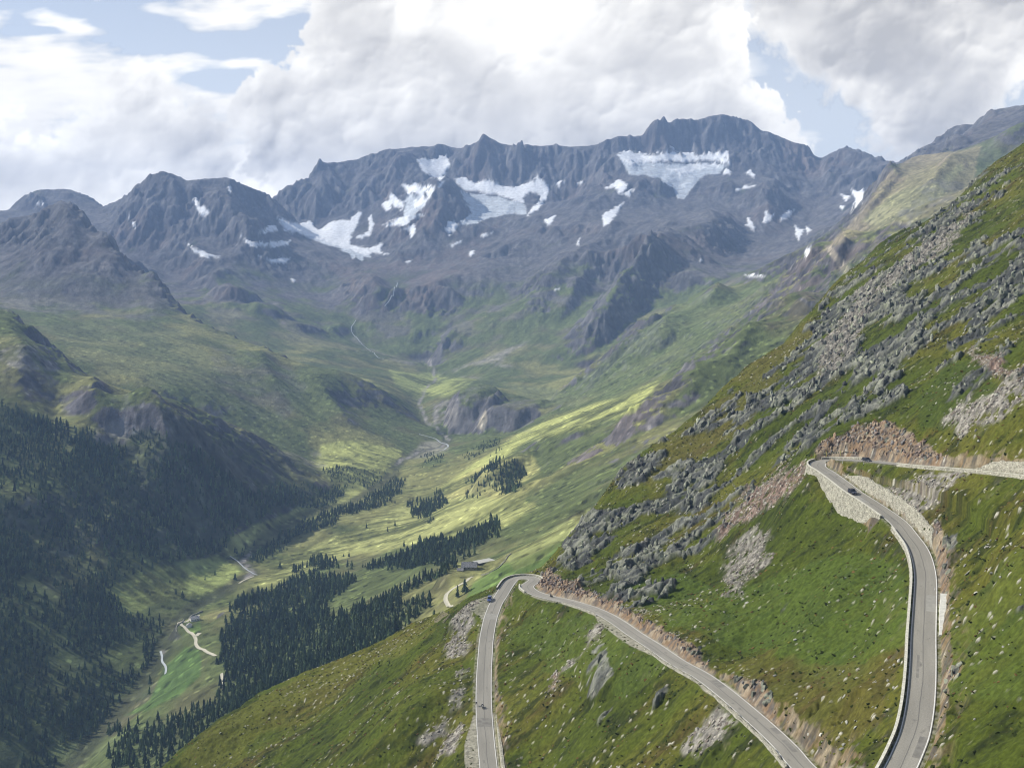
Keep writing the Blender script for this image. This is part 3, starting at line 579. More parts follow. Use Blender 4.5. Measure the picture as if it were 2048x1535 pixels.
ICE = [[(600,462),(650,478),(700,492),(735,505),(742,515),(728,514),(724,522),(712,512),(704,518),(698,505),(660,492),(610,475)],
 [(920,384),(960,390),(1000,395),(1050,408),(1055,430),(1035,428),(1010,430),(980,435),(955,445),(930,450),(920,445),(945,425),(930,400)],
 [(1245,322),(1300,326),(1360,328),(1455,330),(1440,345),(1400,355),(1385,375),(1368,398),(1355,398),(1345,375),(1320,358),(1290,350),(1258,350)],
 [(815,385),(845,396),(860,395),(850,410),(828,428),(850,430),(820,440),(812,450),(806,430)]]
ice = np.zeros_like(snow)
for i, p in enumerate(ICE): ice = np.maximum(ice, fpoly(p, soft=1.5, wob=3, lam=70, seed=60+i, lo=4500))
crev = sst(-.1, .35, dirnoise(Xf, Yf, ANG+math.pi/2, 26, 4, 2, 404))
icec = mix(rgb(.62,.66,.69), rgb(.36,.38,.4), M3(crev*.55)); icec = mix(icec, rgb(.34,.33,.32), M3(sst(.35,.8,nC)*.5))
col = mix(col, icec, M3(ice)); 
snow = snow*sst(2.4, 1.7, SLf+nD*.1)*sst(.52,.3,dn)
col = mix(col, rgb(.86,.87,.88), M3(np.clip(snow,0,1)))
SNC = np.maximum(snow, ice)
Zf = mix(Zf, blur(Zf, 4), np.clip(SNC, 0, 1)*.85); Zf = Zf - ice*crev*4 + snow*3
dots = cellstone(Xf, Yf, 11., 55); spk = (dots[1] > .86)*sst(.38,.2,dots[0])*sst(3800,2600,Yf); drk = (dots[1] < .16)*sst(.5,.25,dots[0])*sst(4200,2600,Yf)
col = col*M3(1+((streak-.5)*.42 + spk*.9 - drk*.5)*(1-SNC))
fine = 1+ (nD*.26 + nC*.16)*(1-SNC*.8)
col = np.clip(col*M3(np.clip(fine,.5,1.6)), .012, .9)
#print('far col', round(time.time()-T0, 1))

# ---------------------------------------------------------------- materials
def new_mat(name):
    m = bpy.data.materials.new(name); m.use_nodes = True; nt = m.node_tree; nt.nodes.clear()
    out = nt.nodes.new('ShaderNodeOutputMaterial'); b = nt.nodes.new('ShaderNodeBsdfPrincipled'); nt.links.new(b.outputs[0], out.inputs[0])
    return m, nt, b
def N(nt, typ, **kw):
    n = nt.nodes.new(typ)
    for k, v in kw.items():
        if k in n.inputs and not hasattr(n, k): n.inputs[k].default_value = v
        else: setattr(n, k, v)
    return n
def flat(name, c, rough=.6, metal=0, var=.15, scale=1.5, spec=.3, coat=0):
    m, nt, b = new_mat(name)
    g = N(nt, 'ShaderNodeNewGeometry'); n = N(nt, 'ShaderNodeTexNoise'); n.inputs['Scale'].default_value = scale; n.inputs['Detail'].default_value = 6
    nt.links.new(g.outputs['Position'], n.inputs['Vector'])
    r = N(nt, 'ShaderNodeMapRange'); r.inputs['From Min'].default_value=.25; r.inputs['From Max'].default_value=.75; r.inputs['To Min'].default_value = 1-var; r.inputs['To Max'].default_value = 1+var
    nt.links.new(n.outputs[0], r.inputs[0])
    mm = N(nt, 'ShaderNodeMix'); mm.data_type = 'RGBA'; mm.blend_type = 'MULTIPLY'; mm.inputs[0].default_value = 1
    mm.inputs[6].default_value = (*c, 1); nt.links.new(r.outputs[0], mm.inputs[7]); nt.links.new(mm.outputs[2], b.inputs['Base Color'])
    b.inputs['Roughness'].default_value = rough; b.inputs['Metallic'].default_value = metal; b.inputs['Specular IOR Level'].default_value = spec; b.inputs['Coat Weight'].default_value = coat
    return m
def terrain_mat(name, s1, s2, amt, bump, bdist):
    m, nt, b = new_mat(name)
    at = N(nt, 'ShaderNodeAttribute'); at.attribute_name = 'albedo'
    g = N(nt, 'ShaderNodeNewGeometry')
    n1 = N(nt, 'ShaderNodeTexNoise'); n1.inputs['Scale'].default_value = s1; n1.inputs['Detail'].default_value = 8; n1.inputs['Roughness'].default_value = .65
    n2 = N(nt, 'ShaderNodeTexNoise'); n2.inputs['Scale'].default_value = s2; n2.inputs['Detail'].default_value = 6; n2.inputs['Roughness'].default_value = .7
    for n in (n1, n2): nt.links.new(g.outputs['Position'], n.inputs['Vector'])
    r = N(nt, 'ShaderNodeMapRange'); r.inputs['From Min'].default_value=.3; r.inputs['From Max'].default_value=.7; r.inputs['To Min'].default_value=1-amt; r.inputs['To Max'].default_value=1+amt
    nt.links.new(n1.outputs[0], r.inputs[0])
    mm = N(nt, 'ShaderNodeMix'); mm.data_type='RGBA'; mm.blend_type='MULTIPLY'; mm.inputs[0].default_value=1
    nt.links.new(at.outputs['Color'], mm.inputs[6]); nt.links.new(r.outputs[0], mm.inputs[7]); nt.links.new(mm.outputs[2], b.inputs['Base Color'])
    bp = N(nt, 'ShaderNodeBump'); bp.inputs['Strength'].default_value = bump; bp.inputs['Distance'].default_value = bdist
    nt.links.new(n2.outputs[0], bp.inputs['Height']); nt.links.new(bp.outputs[0], b.inputs['Normal'])
    b.inputs['Roughness'].default_value = .95; b.inputs['Specular IOR Level'].default_value = .08
    return m
m_far = terrain_mat('alpine_ground', .06, .09, .22, .8, 6.)
far_o = grid_mesh('mountain_terrain', Xf, Yf, Zf, {'albedo': col}, m_far)
far_o['kind'] = 'structure'
# ---------------------------------------------------------------- the roads on the near hillside
def catmull(P, step=1.5):
    P = [np.array(p, float) for p in P]; P = [2*P[0]-P[1]]+P+[2*P[-1]-P[-2]]; out = []
    for a, b, c, d in zip(P, P[1:], P[2:], P[3:]):
        n = max(2, int(np.linalg.norm(c-b)/.5))
        for i in range(n):
            t = i/n; out.append(.5*((2*b)+(c-a)*t+(2*a-5*b+4*c-d)*t*t+(3*b-a-3*c+d)*t**3))
    out.append(P[-2]); out = np.array(out)
    s = np.r_[0, np.cumsum(np.linalg.norm(np.diff(out[:, :2], axis=0), axis=1))]
    k = np.arange(0, s[-1], step); q = np.stack([np.interp(k, s, out[:, i]) for i in range(3)], 1)
    for _ in range(3): q[1:-1] = (q[:-2]+q[1:-1]*2+q[2:])/4
    return q
ROAD_A = [(2300,985,-49),(2150,966,-54),(2048,951.5,-58),(1941,940,-61.5),(1846,932.5,-64.5),(1774,925.5,-67),(1739,922,-68.2),(1689,919.5,-70),(1655,920.5,-71.4),(1636,925.5,-72.2),(1637,934,-72.9),(1654,944,-73.6),(1679,962,-74.6),(1708,984,-75.8),(1741,1005,-77),(1774,1027,-78.5),(1798,1046,-79.8),(1817,1070,-81.3),(1834,1093,-82.6),(1845,1120,-83.8),(1851,1157,-85.2),(1849.5,1213,-87.2),(1847,1270,-89.2),(1846,1327,-91.2),(1843,1383,-93),(1838,1426,-94.6),(1829,1469,-96.2),(1818,1497,-97.3),(1801,1535,-98.8),(1770,1590,-101),(1735,1650,-103)]
ROAD_B = [(1735,1660,-108.5),(1670,1590,-110.5),(1604,1531.5,-112.5),(1575,1497,-113.7),(1538,1461,-115),(1502,1429,-116),(1453,1387.5,-117.4),(1404,1351,-118.9),(1355,1324,-120.3),(1306.5,1291,-122.2),(1270,1268,-124.3),(1240.5,1247,-127),(1212,1229.5,-129.5),(1184,1217,-131.5),(1160,1209,-133),(1138,1202.5,-134.6),(1101,1194.5,-137),(1073,1186.5,-138.8),(1058,1178,-140.1),(1055,1170.5,-141),(1066,1163,-142),(1069,1158,-142.8),(1060,1155,-143.4),(1040,1154.5,-144.1),(1023,1160,-145),(1012,1174,-146),(1003,1189,-147),(992,1206,-148.4),(986,1221,-149.6),(980,1239,-150.9),(973,1276,-153),(971,1300,-154),(968,1350,-156),(967.5,1407,-158.3),(971,1470,-160.8),(977,1535,-163.2),(984,1610,-166),(992,1700,-169)]
RA = catmull([WZ(*p) for p in ROAD_A]); RB = catmull([WZ(*p) for p in ROAD_B])
HW = 3.1
ROADS = [RA, RB]
def road_frame(R):
    t = np.gradient(R[:, :2], axis=0); t /= np.linalg.norm(t, axis=1)[:, None]; return np.stack([t[:,1], -t[:,0]], 1)   # right hand side of travel
# ---------------------------------------------------------------- near hillside
SIL = [(-300,2100,470),(0,1850,480),(200,1660,495),(340,1535,520),(390,1485,530),(450,1438,545),(520,1392,560),(600,1348,570),(700,1307,580),(790,1268,585),(850,1240,580),(905,1212,572),(950,1192,560),(985,1178,552),(1020,1160,545),(1060,1152,543),(1085,1148,540),(1120,1105,548),(1160,1055,560),(1200,1010,575),(1235,965,590),(1270,920,605),(1330,878,625),(1400,828,645),(1440,785,660),(1470,755,672),(1520,725,688),(1560,700,700),(1600,655,718),(1640,605,738),(1680,565,755),(1720,530,770),(1780,480,790),(1830,450,805),(1880,418,818),(1930,385,830),(1965,345,842),(2000,320,850),(2048,285,865),(2200,190,905),(2700,-60,1000)]
ctl = [W(*p) for p in SIL]
for R, sk in ((RA, 14), (RB, 14)):
    ctl += [tuple(p) for p in R[4::sk]]
ctl = [c for c in ctl]
# drop the controls inside the built-up hairpin and give the foot of its wall instead
def near_px(c, x0, x1, y0, y1):
    px = HX+F*c[0]/c[1]; py = HY-F*c[2]/c[1]; return x0 < px < x1 and y0 < py < y1
ctl = [c for c in ctl if not near_px(c, 1625, 1760, 915, 1020)]
ctl += [W(*p) for p in [(1606,965,421),(1628,984,413),(1661,1000,402),(1705,1021,387),(1755,1037,371)]]
ctl += [W(*p) for p in [(1700,935,417),(1765,958,392)]]
# flat control points out of sight and a few on the open slope
for p in [(1500,1120,430),(1650,1200,340),(1350,1150,455),(1700,1400,262),(1500,1300,345),(1450,1000,520),(1550,850,560),(1700,760,560),(1850,650,560),(1950,800,395),(2048,600,520),(1250,1100,520),(1400,940,560),
          (1200,1400,360),(1100,1300,430),(1100,1500,362),(1350,1500,300),(850,1400,425),(700,1450,470),(850,1300,500),(600,1500,490),(900,1500,400),(1950,1150,274),(2048,1300,234),(1950,1450,219),(2048,1050,283),(1640,880,450),(1760,850,440),(1880,900,390)]:
    ctl.append(W(*p))
for Y0, X0 in ((120,-100),(120,60),(120,160),(180,-100),(180,0),(250,-120),(300,330),(200,260),(450,450),(700,620),(350,-170)): ctl.append((X0, Y0, -152+.65*X0 - (.0007*X0*X0 if X0 < 0 else 0)))
ctl = np.array(ctl)
def tps_fit(P, lam=0.):
    n = len(P); s = 200.; A = P[:, :2]/s; d = np.linalg.norm(A[:,None]-A[None], axis=2); K = d*d*np.log(d+1e-9)+np.eye(n)*lam
    Q = np.c_[np.ones(n), A]; M = np.block([[K, Q],[Q.T, np.zeros((3,3))]])
    w = np.linalg.solve(M, np.r_[P[:,2], 0,0,0])
    def ev(x, y):
        x = x/s; y = y/s; o = w[n]+w[n+1]*x+w[n+2]*y
        for i in range(n):
            r2 = (x-A[i,0])**2+(y-A[i,1])**2; o = o+w[i]*.5*r2*np.log(r2+1e-12)
        return o
    return ev
ev = tps_fit(ctl, .0006)
tx0, ty0, ts = -480., 90., 6.; TX, TY = np.meshgrid(tx0+ts*np.arange(230), ty0+ts*np.arange(190)); TZ = ev(TX, TY)
MU, MY = 1560, 1420
nu = np.linspace(-.62, .76, MU); ny_ = 150*np.exp(np.linspace(0, 1, MY)*math.log(1150/150))
NUg, Yn = np.meshgrid(nu, ny_); Xn = NUg*Yn
def cub(G, gx, gy):
    gx = np.clip(gx, 1, G.shape[1]-2.001); gy = np.clip(gy, 1, G.shape[0]-2.001); i = gx.astype(int); j = gy.astype(int); fx = gx-i; fy = gy-j
    def wts(t): return (-.5*t+t*t-.5*t**3, 1-2.5*t*t+1.5*t**3, .5*t+2*t*t-1.5*t**3, -.5*t*t+.5*t**3)
    wx_, wy_ = wts(fx), wts(fy); o = 0
    for a in range(4):
        r = 0
        for b in range(4): r = r + wx_[b]*G[j-1+a, i-1+b]
        o = o+wy_[a]*r
    return o
def near_base(X, Y): return cub(TZ, (X-tx0)/ts, (Y-ty0)/ts)
sil_u = np.array([(p[0]-HX)/F for p in SIL]); sil_Y = np.array([p[2] for p in SIL], float)
def crest(X, Y): return np.interp(X/Y, sil_u, sil_Y)
def road_fields(X, Y):
    """distance to, height of, and signed side of the nearest road (positive = right of travel); index along it"""
    out = []
    for R in ROADS:
        d = np.full(X.shape, 60., np.float32); z = np.zeros(X.shape, np.float32); sg = np.zeros(X.shape, np.float32); k = np.zeros(X.shape, np.float32)
        out.append([d, z, sg, k])
        U = X/Y
        for i in range(0, len(R)-1, 1):
            ax, ay, az = R[i]; bx, by, bz = R[i+1]; mY = (ay+by)/2
            if X.ndim == 2 and X.shape == Xn.shape:
                j0 = np.searchsorted(ny_, mY-26); j1 = np.searchsorted(ny_, mY+26)
                c0 = np.searchsorted(nu, (min(ax,bx)-26)/(mY-(26 if ax-26 < 0 else -26))); c1 = np.searchsorted(nu, (max(ax,bx)+26)/(mY-(26 if bx+26 > 0 else -26)))
                sl = (slice(j0, j1), slice(max(0, c0-2), c1+2))
            else: sl = (slice(None),)*X.ndim
            x = X[sl]; y = Y[sl]
            if x.size == 0: continue
            ex, ey = bx-ax, by-ay; L2 = ex*ex+ey*ey; t = np.clip(((x-ax)*ex+(y-ay)*ey)/L2, 0, 1)
            dx = x-ax-t*ex; dy = y-ay-t*ey; dd = np.hypot(dx, dy)
            m = dd < d[sl]
            d[sl] = np.where(m, dd, d[sl]); z[sl] = np.where(m, az+t*(bz-az), z[sl]); sg[sl] = np.where(m, np.sign(dx*ey-dy*ex), sg[sl]); k[sl] = np.where(m, i+t, k[sl])
    return out
RF = road_fields(Xn, Yn)
#print('roads', round(time.time()-T0, 1))
Zb = near_base(Xn, Yn); dcr = Yn-crest(Xn, Yn)
PXn = HX+F*Xn/Yn; PYn = HY-F*Zb/Yn
def npoly(poly, soft=5, wob=14, lam=14, seed=0, hi=1e9, lo=0):
    d = inpoly(PXn, PYn, poly)
    if wob: d = d + fbm(Xn, Yn*.8, lam, 4, 500+seed)*wob
    return sst(-soft, soft, d)*((Yn > lo) & (Yn < hi))
nearroad = np.minimum(RF[0][0], RF[1][0]); offroad = sst(4, 12, nearroad)
# rotated coordinates: s runs down the slope, c along it
th = math.radians(12); Sx = Xn*math.cos(th)+Yn*math.sin(th); Cx = -Xn*math.sin(th)+Yn*math.cos(th)
ROCKS = [
 ([(1468,845),(1490,790),(1560,740),(1640,650),(1700,620),(1790,560),(1860,520),(1960,500),(2060,470),(2060,590),(1990,640),(1960,690),(1880,680),(1850,720),(1790,740),(1810,800),(1740,800),(1720,850),(1660,860),(1640,905),(1600,880),(1560,920),(1500,950),(1490,900)], 1.),
 ([(1640,620),(1700,560),(1760,515),(1850,450),(1920,400),(1970,350),(2020,330),(1960,430),(1900,480),(1800,550),(1720,620),(1690,680),(1650,680)], .8),
 ([(1860,760),(1960,700),(2060,690),(2060,760),(1950,800),(1880,800)], .25),
 ([(1236,940),(1262,925),(1300,975),(1310,1040),(1290,1050),(1270,1010),(1245,1030)], .9), ([(1320,930),(1350,915),(1370,950),(1355,975),(1330,970)], .8),
 ([(1378,985),(1400,978),(1418,1010),(1405,1035),(1390,1020)], .9), ([(1150,1045),(1180,1010),(1230,1000),(1235,1060),(1215,1100),(1180,1090),(1160,1120)], .55),
 ([(1400,1075),(1430,1080),(1440,1125),(1425,1140),(1405,1120)], .9), ([(1460,860),(1490,850),(1530,900),(1520,960),(1500,1000),(1480,930)], .85),
 ([(1225,1110),(1255,1120),(1250,1190),(1235,1180)], .8), ([(1100,1140),(1140,1110),(1190,1130),(1230,1180),(1230,1230),(1180,1190),(1120,1170)], .5), ([(1290,1090),(1320,1080),(1310,1150),(1290,1150)], .5),
 ([(1190,1330),(1215,1320),(1225,1370),(1200,1400),(1180,1385)], .75), ([(1325,1400),(1350,1380),(1345,1440),(1330,1500),(1318,1470)], .8), ([(1195,1440),(1225,1420),(1225,1500),(1200,1520)], .55),
 ([(1540,1215),(1585,1205),(1580,1225),(1545,1232)], .6), ([(1870,1080),(1915,1060),(1900,1130),(1878,1130)], .7), ([(2005,1225),(2060,1190),(2060,1240),(2010,1245)], .5)]
rockm = np.zeros_like(Xn, dtype=np.float32)
ROCKS.append(([(1085,1150),(1200,1010),(1300,900),(1470,760),(1500,950),(1470,1060),(1400,1160),(1330,1190),(1250,1240),(1150,1200)], .58))
for i, (p, k) in enumerate(ROCKS): rockm = np.maximum(rockm, npoly(p, soft=6, wob=26, lam=18, seed=i*3)*k)
brk = ridged(Cx, Sx*.45, 22, 5, 611)
patch = fbm(Cx, Sx*.6, 34, 4, 617)
K_ = rockm; rockm = sst(.70-.26*K_, .79-.26*K_, brk+patch*.17)*sst(.02,.2,K_)
CUTS = [
 [(1635,908),(1650,880),(1700,862),(1730,850),(1780,850),(1830,870),(1880,905),(1900,930),(1800,922),(1700,912)],
 [(1068,1160),(1090,1145),(1130,1155),(1200,1195),(1250,1215),(1330,1255),(1400,1300),(1430,1345),(1400,1345),(1320,1290),(1250,1240),(1180,1210),(1100,1190),(1075,1178)],
 [(1465,1350),(1500,1350),(1530,1360),(1550,1420),(1600,1480),(1640,1535),(1600,1510),(1540,1450),(1490,1400)],
 [(1868,1040),(1890,1060),(1895,1110),(1895,1180),(1880,1180),(1872,1100)], [(1880,1340),(1920,1320),(1925,1345),(1895,1370)]]
cut = np.zeros_like(rockm)
for i, p in enumerate(CUTS): cut = np.maximum(cut, npoly(p, soft=4, wob=9, lam=9, seed=70+i))
SCREE = [([(1430,1050),(1500,985),(1570,935),(1610,925),(1600,960),(1560,1000),(1500,1040),(1440,1080)], 0), ([(1440,1160),(1460,1110),(1520,1060),(1545,1080),(1500,1130),(1460,1180)], 1),
 ([(888,1310),(905,1270),(925,1235),(955,1230),(940,1270),(930,1310),(905,1325)], 1), ([(845,1480),(880,1440),(900,1435),(890,1470),(860,1490)], 1), ([(880,1535),(900,1490),(920,1460),(930,1480),(910,1535)], 1), ([(900,1420),(920,1350),(935,1350),(925,1420)], .6),
 ([(1365,1495),(1385,1450),(1440,1420),(1470,1460),(1450,1500),(1400,1510)], 1), ([(1130,1340),(1190,1275),(1205,1280),(1150,1340)], 1), ([(1100,1390),(1115,1345),(1120,1380)], 0),
 ([(1640,700),(1690,640),(1720,590),(1790,540),(1880,470),(1945,425),(1900,490),(1800,560),(1740,620),(1710,690),(1680,740),(1640,760)], 2), ([(1890,830),(1960,790),(2060,740),(2060,800),(1990,840),(1930,880),(1900,870)], 2),
 ([(1925,710),(1960,705),(2060,745),(2060,765),(1980,740)], 0), ([(1760,985),(1830,975),(1890,960),(1950,960),(1870,1010),(1830,1030),(1790,1020)], 2), ([(1500,1090),(1540,1110),(1480,1180),(1450,1190)], 1)]
screem = np.zeros_like(rockm); screeb = np.zeros_like(rockm)
for i, (p, k) in enumerate(SCREE):
    m = npoly(p, soft=8, wob=16, lam=10, seed=120+i); screem = np.maximum(screem, m*(.85 if k != .6 else .6)); 
    if k == 0: screeb = np.maximum(screeb, m)
# relief
big = fbm(Xn, Yn, 90, 3, 701)*3.0
gul = (ridged(Cx, Sx/3.2, 42, 4, 711)-.45)*4.2
tuft = fbm(Xn, Yn, 5.5, 4, 723)*.6 + fbm(Cx, Sx/2., 2.1, 2, 731)*.3
dC, vC, sC = cellstone(Cx + fbm(Xn, Yn, 9, 2, 5)*2, Sx*.55, 5.5, 41); dC2, vC2, sC2 = cellstone(Cx, Sx*.6, 2.3, 43)
slab = (vC*2.1 + sst(.0,.25,sC-dC)*1.2 + (vC2-.5)*1.3)
jag = (ridged(Cx, Sx*.6, 14, 5, 741)-.35)*3.4
Zn = Zb + (big+gul)*sst(3, 30, nearroad) + tuft*sst(3.6, 5, nearroad)
Zn = Zn + np.clip(rockm,0,1)*(slab*.9+jag-1.2)*sst(4, 10, nearroad)
lump = cellstone(Xn, Yn, 1.3, 47); Zn = Zn + screem*(lump[1]*.7)*sst(4.2, 5, nearroad)
# roads cut into it; k_up / k_down = steepness of the bank, per side and stretch
def idx_of(R, px, py):
    q = np.stack([HX+F*R[:,0]/R[:,1], HY-F*R[:,2]/R[:,1]], 1); return int(np.argmin(((q-[px, py])**2).sum(1)))
iA = lambda px, py: idx_of(RA, px, py)
iB = lambda px, py: idx_of(RB, px, py)
def span(k, a, b, s=3): 
    a, b = min(a,b), max(a,b); return sst(a-s, a+s, k)*sst(b+s, b-s, k)
E = HW+.9
def clampz(Z, f, kup, kdn, eR, eL, cap=5.):
    d, rz, sg, k = f; e = np.where(sg > 0, eR, eL); q = np.maximum(d-e, 0)
    up = np.where(q*kup < cap, q*kup, cap+(q-cap/kup)*.95+np.maximum(q-9, 0)**2*.16)
    Z2 = np.minimum(np.maximum(Z, rz-.12-q*kdn-np.maximum(q-9, 0)**2*.16), rz-.12+up)
    return np.where(d < 24, Z2, Z)
dA, zA, sA, kA = RF[0]; dB, zB, sB, kB = RF[1]
apexA = iA(1634, 929)
wall1 = span(kA, iA(1650,920), iA(1770,1024))*(sA > 0)          # outer side of the hairpin (right of travel when driving down? fixed below)
wallL = span(kA, apexA, iA(1835,1062))
rn = fbm(Xn, Yn, 7, 4, 801)
kupA = 2.0+rn*.9; kdnA = .9+rn*.2
kupB = 1.5+rn*.8; kdnB = .85+rn*.2
kdnA = kdnA+5.1*span(kA, iA(1689,919), iA(1762,1018), 7); kupA = np.where((span(kA, iA(1660,948), iA(1838,1098)) > .5), 5., kupA)
eA = E; 
bayB = span(kB, iB(1218,1234), iB(1318,1298), 8)*3.2 + span(kB, iB(1430,1370), iB(1452,1387), 4)*1.2 + span(kB, iB(1085,1189), iB(1130,1200), 5)*1.6
bayC = span(kB, iB(985,1225), iB(997,1197), 5)*8.5 + span(kB, iB(970,1455), iB(984,1610), 10)*4.
Zn = clampz(Zn, RF[1], kupB, kdnB, E + bayC, E + bayB)
Zn = clampz(Zn, RF[0], kupA, kdnA, E, E, cap=np.where((sA > 0) & (kA < iA(1650,921)) & (kA > iA(1900,936)), 13., 4.2)+rn*1.2)
over = np.maximum(dcr, 0)
Zn = Zn - .95*(np.sqrt(over**2+18**2)-18) - sst(70, 260, over)*120 + rockm*0
Zn = Zn + sst(6, 20, nearroad)*(cut*(ridged(Xn*1.2, Yn*.8, 7, 4, 811)-.4)*2.2)
#print('near z', round(time.time()-T0, 1))
# side of the bays: which sign is downhill on road B/C is settled by comparing the ground 8 m to each side
def downhill_sign(R, i):
    n = road_frame(R)[i]; p = R[i]
    a = near_base(np.array([p[0]+8*n[0]]), np.array([p[1]+8*n[1]]))[0]; b = near_base(np.array([p[0]-8*n[0]]), np.array([p[1]-8*n[1]]))[0]
    return 1 if a < b else -1
#print('down side A', [downhill_sign(RA, i) for i in range(0, len(RA), 40)], 'B', [downhill_sign(RB, i) for i in range(0, len(RB), 40)])
# ---------------------------------------------------------------- its colours
g1 = fbm(Xn, Yn, 60, 4, 901); g2 = fbm(Cx, Sx/3, 14, 4, 911); g3 = fbm(Cx, Sx/2, 4, 3, 921); g4 = fbm(Xn, Yn, 1.6, 3, 931)
grass = rgb(.085,.105,.014); grass2 = rgb(.135,.13,.022); moss = rgb(.026,.034,.009); rust = rgb(.14,.088,.03); straw = rgb(.19,.175,.075)
cn = np.broadcast_to(grass, Xn.shape+(3,)).copy()
cn = mix(cn, grass2, M3(sst(-.3,.6,g1+g2*.5))); cn = mix(cn, moss, M3(sst(-.1,.5,g3*.8+g2*.5+g4*.3)*.85)); cn = mix(cn, moss*.9, M3(sst(.1,.8,-g1+g3*.4)*.5))
cn = mix(cn, rust, M3(sst(.3,1.,g2*.9+g1*.3+g4*.3)*.45)); cn = mix(cn, straw, M3(sst(.45,.9,g4*.7+g3*.4)*.35)); cn = cn*rgb(.78,.82,.80)
def layn(c, poly, k=1, **kw):
    global cn
    cn = mix(cn, c if np.ndim(c) == 3 else rgb(*c), M3(npoly(poly, **kw)*k))
layn((.078,.12,.022), [(1250,1170),(1500,1180),(1750,1100),(1810,1180),(1800,1300),(1650,1350),(1500,1320),(1400,1260)], .45, wob=40, lam=40)
layn((.12,.09,.028), [(1480,1330),(1650,1290),(1800,1330),(1780,1480),(1640,1500),(1560,1420)], .35, wob=40, lam=25)
layn((.115,.10,.03), [(1230,960),(1470,770),(1620,640),(1640,660),(1480,850),(1300,960)], .5, wob=20, lam=25)
layn((.12,.12,.022), [(340,1535),(450,1440),(600,1350),(790,1270),(900,1215),(860,1270),(700,1360),(520,1480),(440,1560)], .55, wob=25, lam=30)
layn((.078,.112,.022), [(1060,1230),(1230,1260),(1330,1340),(1250,1400),(1080,1330),(1020,1260)], .5, wob=30, lam=25)
layn((.085,.12,.022), [(1880,1200),(2060,1080),(2060,1400),(1900,1420)], .4, wob=40, lam=30)
layn((.05,.072,.014), [(1830,800),(1900,720),(2000,760),(1990,800),(1880,860),(1840,850)], .7, wob=14, lam=20)
rockA = rgb(.25,.252,.205); rockB = rgb(.075,.079,.076); rockL = rgb(.36,.37,.26); earth = rgb(.24,.165,.10); earth2 = rgb(.33,.27,.19); earth3 = rgb(.12,.095,.075)
rc = mix(rockB, rockA, M3(sst(.2,.75,vC*.6+g3*.5))); rc = mix(rc, rockL, M3(sst(.45,.9,g2*.5+vC2*.6)*.5)); rc = mix(rc, rgb(.06,.062,.055), M3(sst(.16,.02,sC-dC)*.8)); rc = mix(rc, moss*1.3, M3(sst(.1,.6,g3*.8+g4*.6)*.6))
cn = mix(cn, rc, M3(np.clip(rockm*1.4,0,1)))
sc = mix(rgb(.30,.28,.24), rgb(.15,.14,.12), M3(sst(.3,.9,lump[1]))); sc = mix(sc, mix(rgb(.27,.2,.16), rgb(.13,.09,.07), M3(sst(.3,.8,lump[1]))), M3(screeb))
sd_ = screem*sst(.15,.5,lump[1]+g3*.35+screem*.25-.1)
cn = mix(cn, sc, M3(np.clip(sd_*1.2, 0, 1)))
ce = mix(earth, earth2, M3(sst(-.3,.5,rn))); ce = mix(ce, earth3, M3(sst(-.15,.4,g3+g4*.5))); ce = mix(ce, rockB, M3(sst(.1,.6,g4+g3*.5)*.5))
cn = mix(cn, ce, M3(cut*sst(-.7,.1,g3+cut*.6)))
# steep cut banks show earth and rock; the verges are gravel
gyn, gxn = np.gradient(Zn); dYn = np.gradient(Yn, axis=0); dXn = np.gradient(Xn, axis=1); sxn = gxn/dXn; syn = (gyn-sxn*np.gradient(Xn, axis=0))/dYn; SLn = np.hypot(sxn, syn)
bank = sst(12, 5, nearroad)*sst(1.0, 1.6, SLn+g3*.3); cn = mix(cn, ce, M3(bank*.85))
grav = rgb(.34,.32,.25)
vg = sst(E+.5, E-.2, nearroad+g4*.5)*.55; cn = mix(cn, grav, M3(vg*sst(-.6,.3,g4+g3*.5)))
flatbay = sst(.22,.1,SLn)*sst(13,11,dB)*(nearroad > HW)*((bayB+bayC) > .3); cn = mix(cn, grav*1.05, M3(flatbay*.95))
# small pale stones and dark heath tufts sprinkled over the grass
st = cellstone(Xn*1., Yn*1., 1.9, 71); spr = (st[1] > .93)*sst(.32,.2,st[0])*sst(-.5,.3,g1+g2*.7)*(nearroad > 4.5); cn = mix(cn, rgb(.42,.4,.33), M3(spr*.9)); Zn = Zn+spr*.35
cn = np.clip(cn*M3(np.clip(1+g4*.32+g3*.18+fbm(Xn,Yn,.9,2,941)*.25, .35, 1.9)), .008, .8)
vis = (dcr < 300)
m_near = terrain_mat('hillside_ground', .9, 2.2, .3, .7, .5)
near_o = grid_mesh('hillside', Xn, Yn, Zn, {'albedo': cn}, m_near, keepmask=vis)
near_o['kind'] = 'structure'
#print('near mesh', round(time.time()-T0, 1))
# ---------------------------------------------------------------- road surfaces
def ribbon(name, R, o0, o1, z0, mat, i0=0, i1=None, parent=None, thick=None, side=None):
    R = R[i0:i1]; n = road_frame(R); ks = np.linspace(o0, o1, 9 if abs(o1-o0) > 2 else 2)
    V = np.concatenate([np.c_[R[:, :2]+n*k, R[:, 2]+z0] for k in ks]).reshape(len(ks), len(R), 3)
    L = len(R); fs = [(a*L+i, a*L+i+1, (a+1)*L+i+1, (a+1)*L+i) for a in range(len(ks)-1) for i in range(L-1)]
    me = bpy.data.meshes.new(name); me.from_pydata(V.reshape(-1, 3).tolist(), [], fs)
    uv = me.uv_layers.new(name='UVMap'); s = np.arange(L)*1.5
    arr = np.array([(s[v % L], ks[v//L]) for f in fs for v in f], np.float32); uv.data.foreach_set('uv', arr.ravel())
    me.materials.append(mat); me.update()
    if me.polygons[0].normal.z < 0: me.flip_normals()
    o = bpy.data.objects.new(name, me); C.objects.link(o)
    if parent: o.parent = parent
    return o
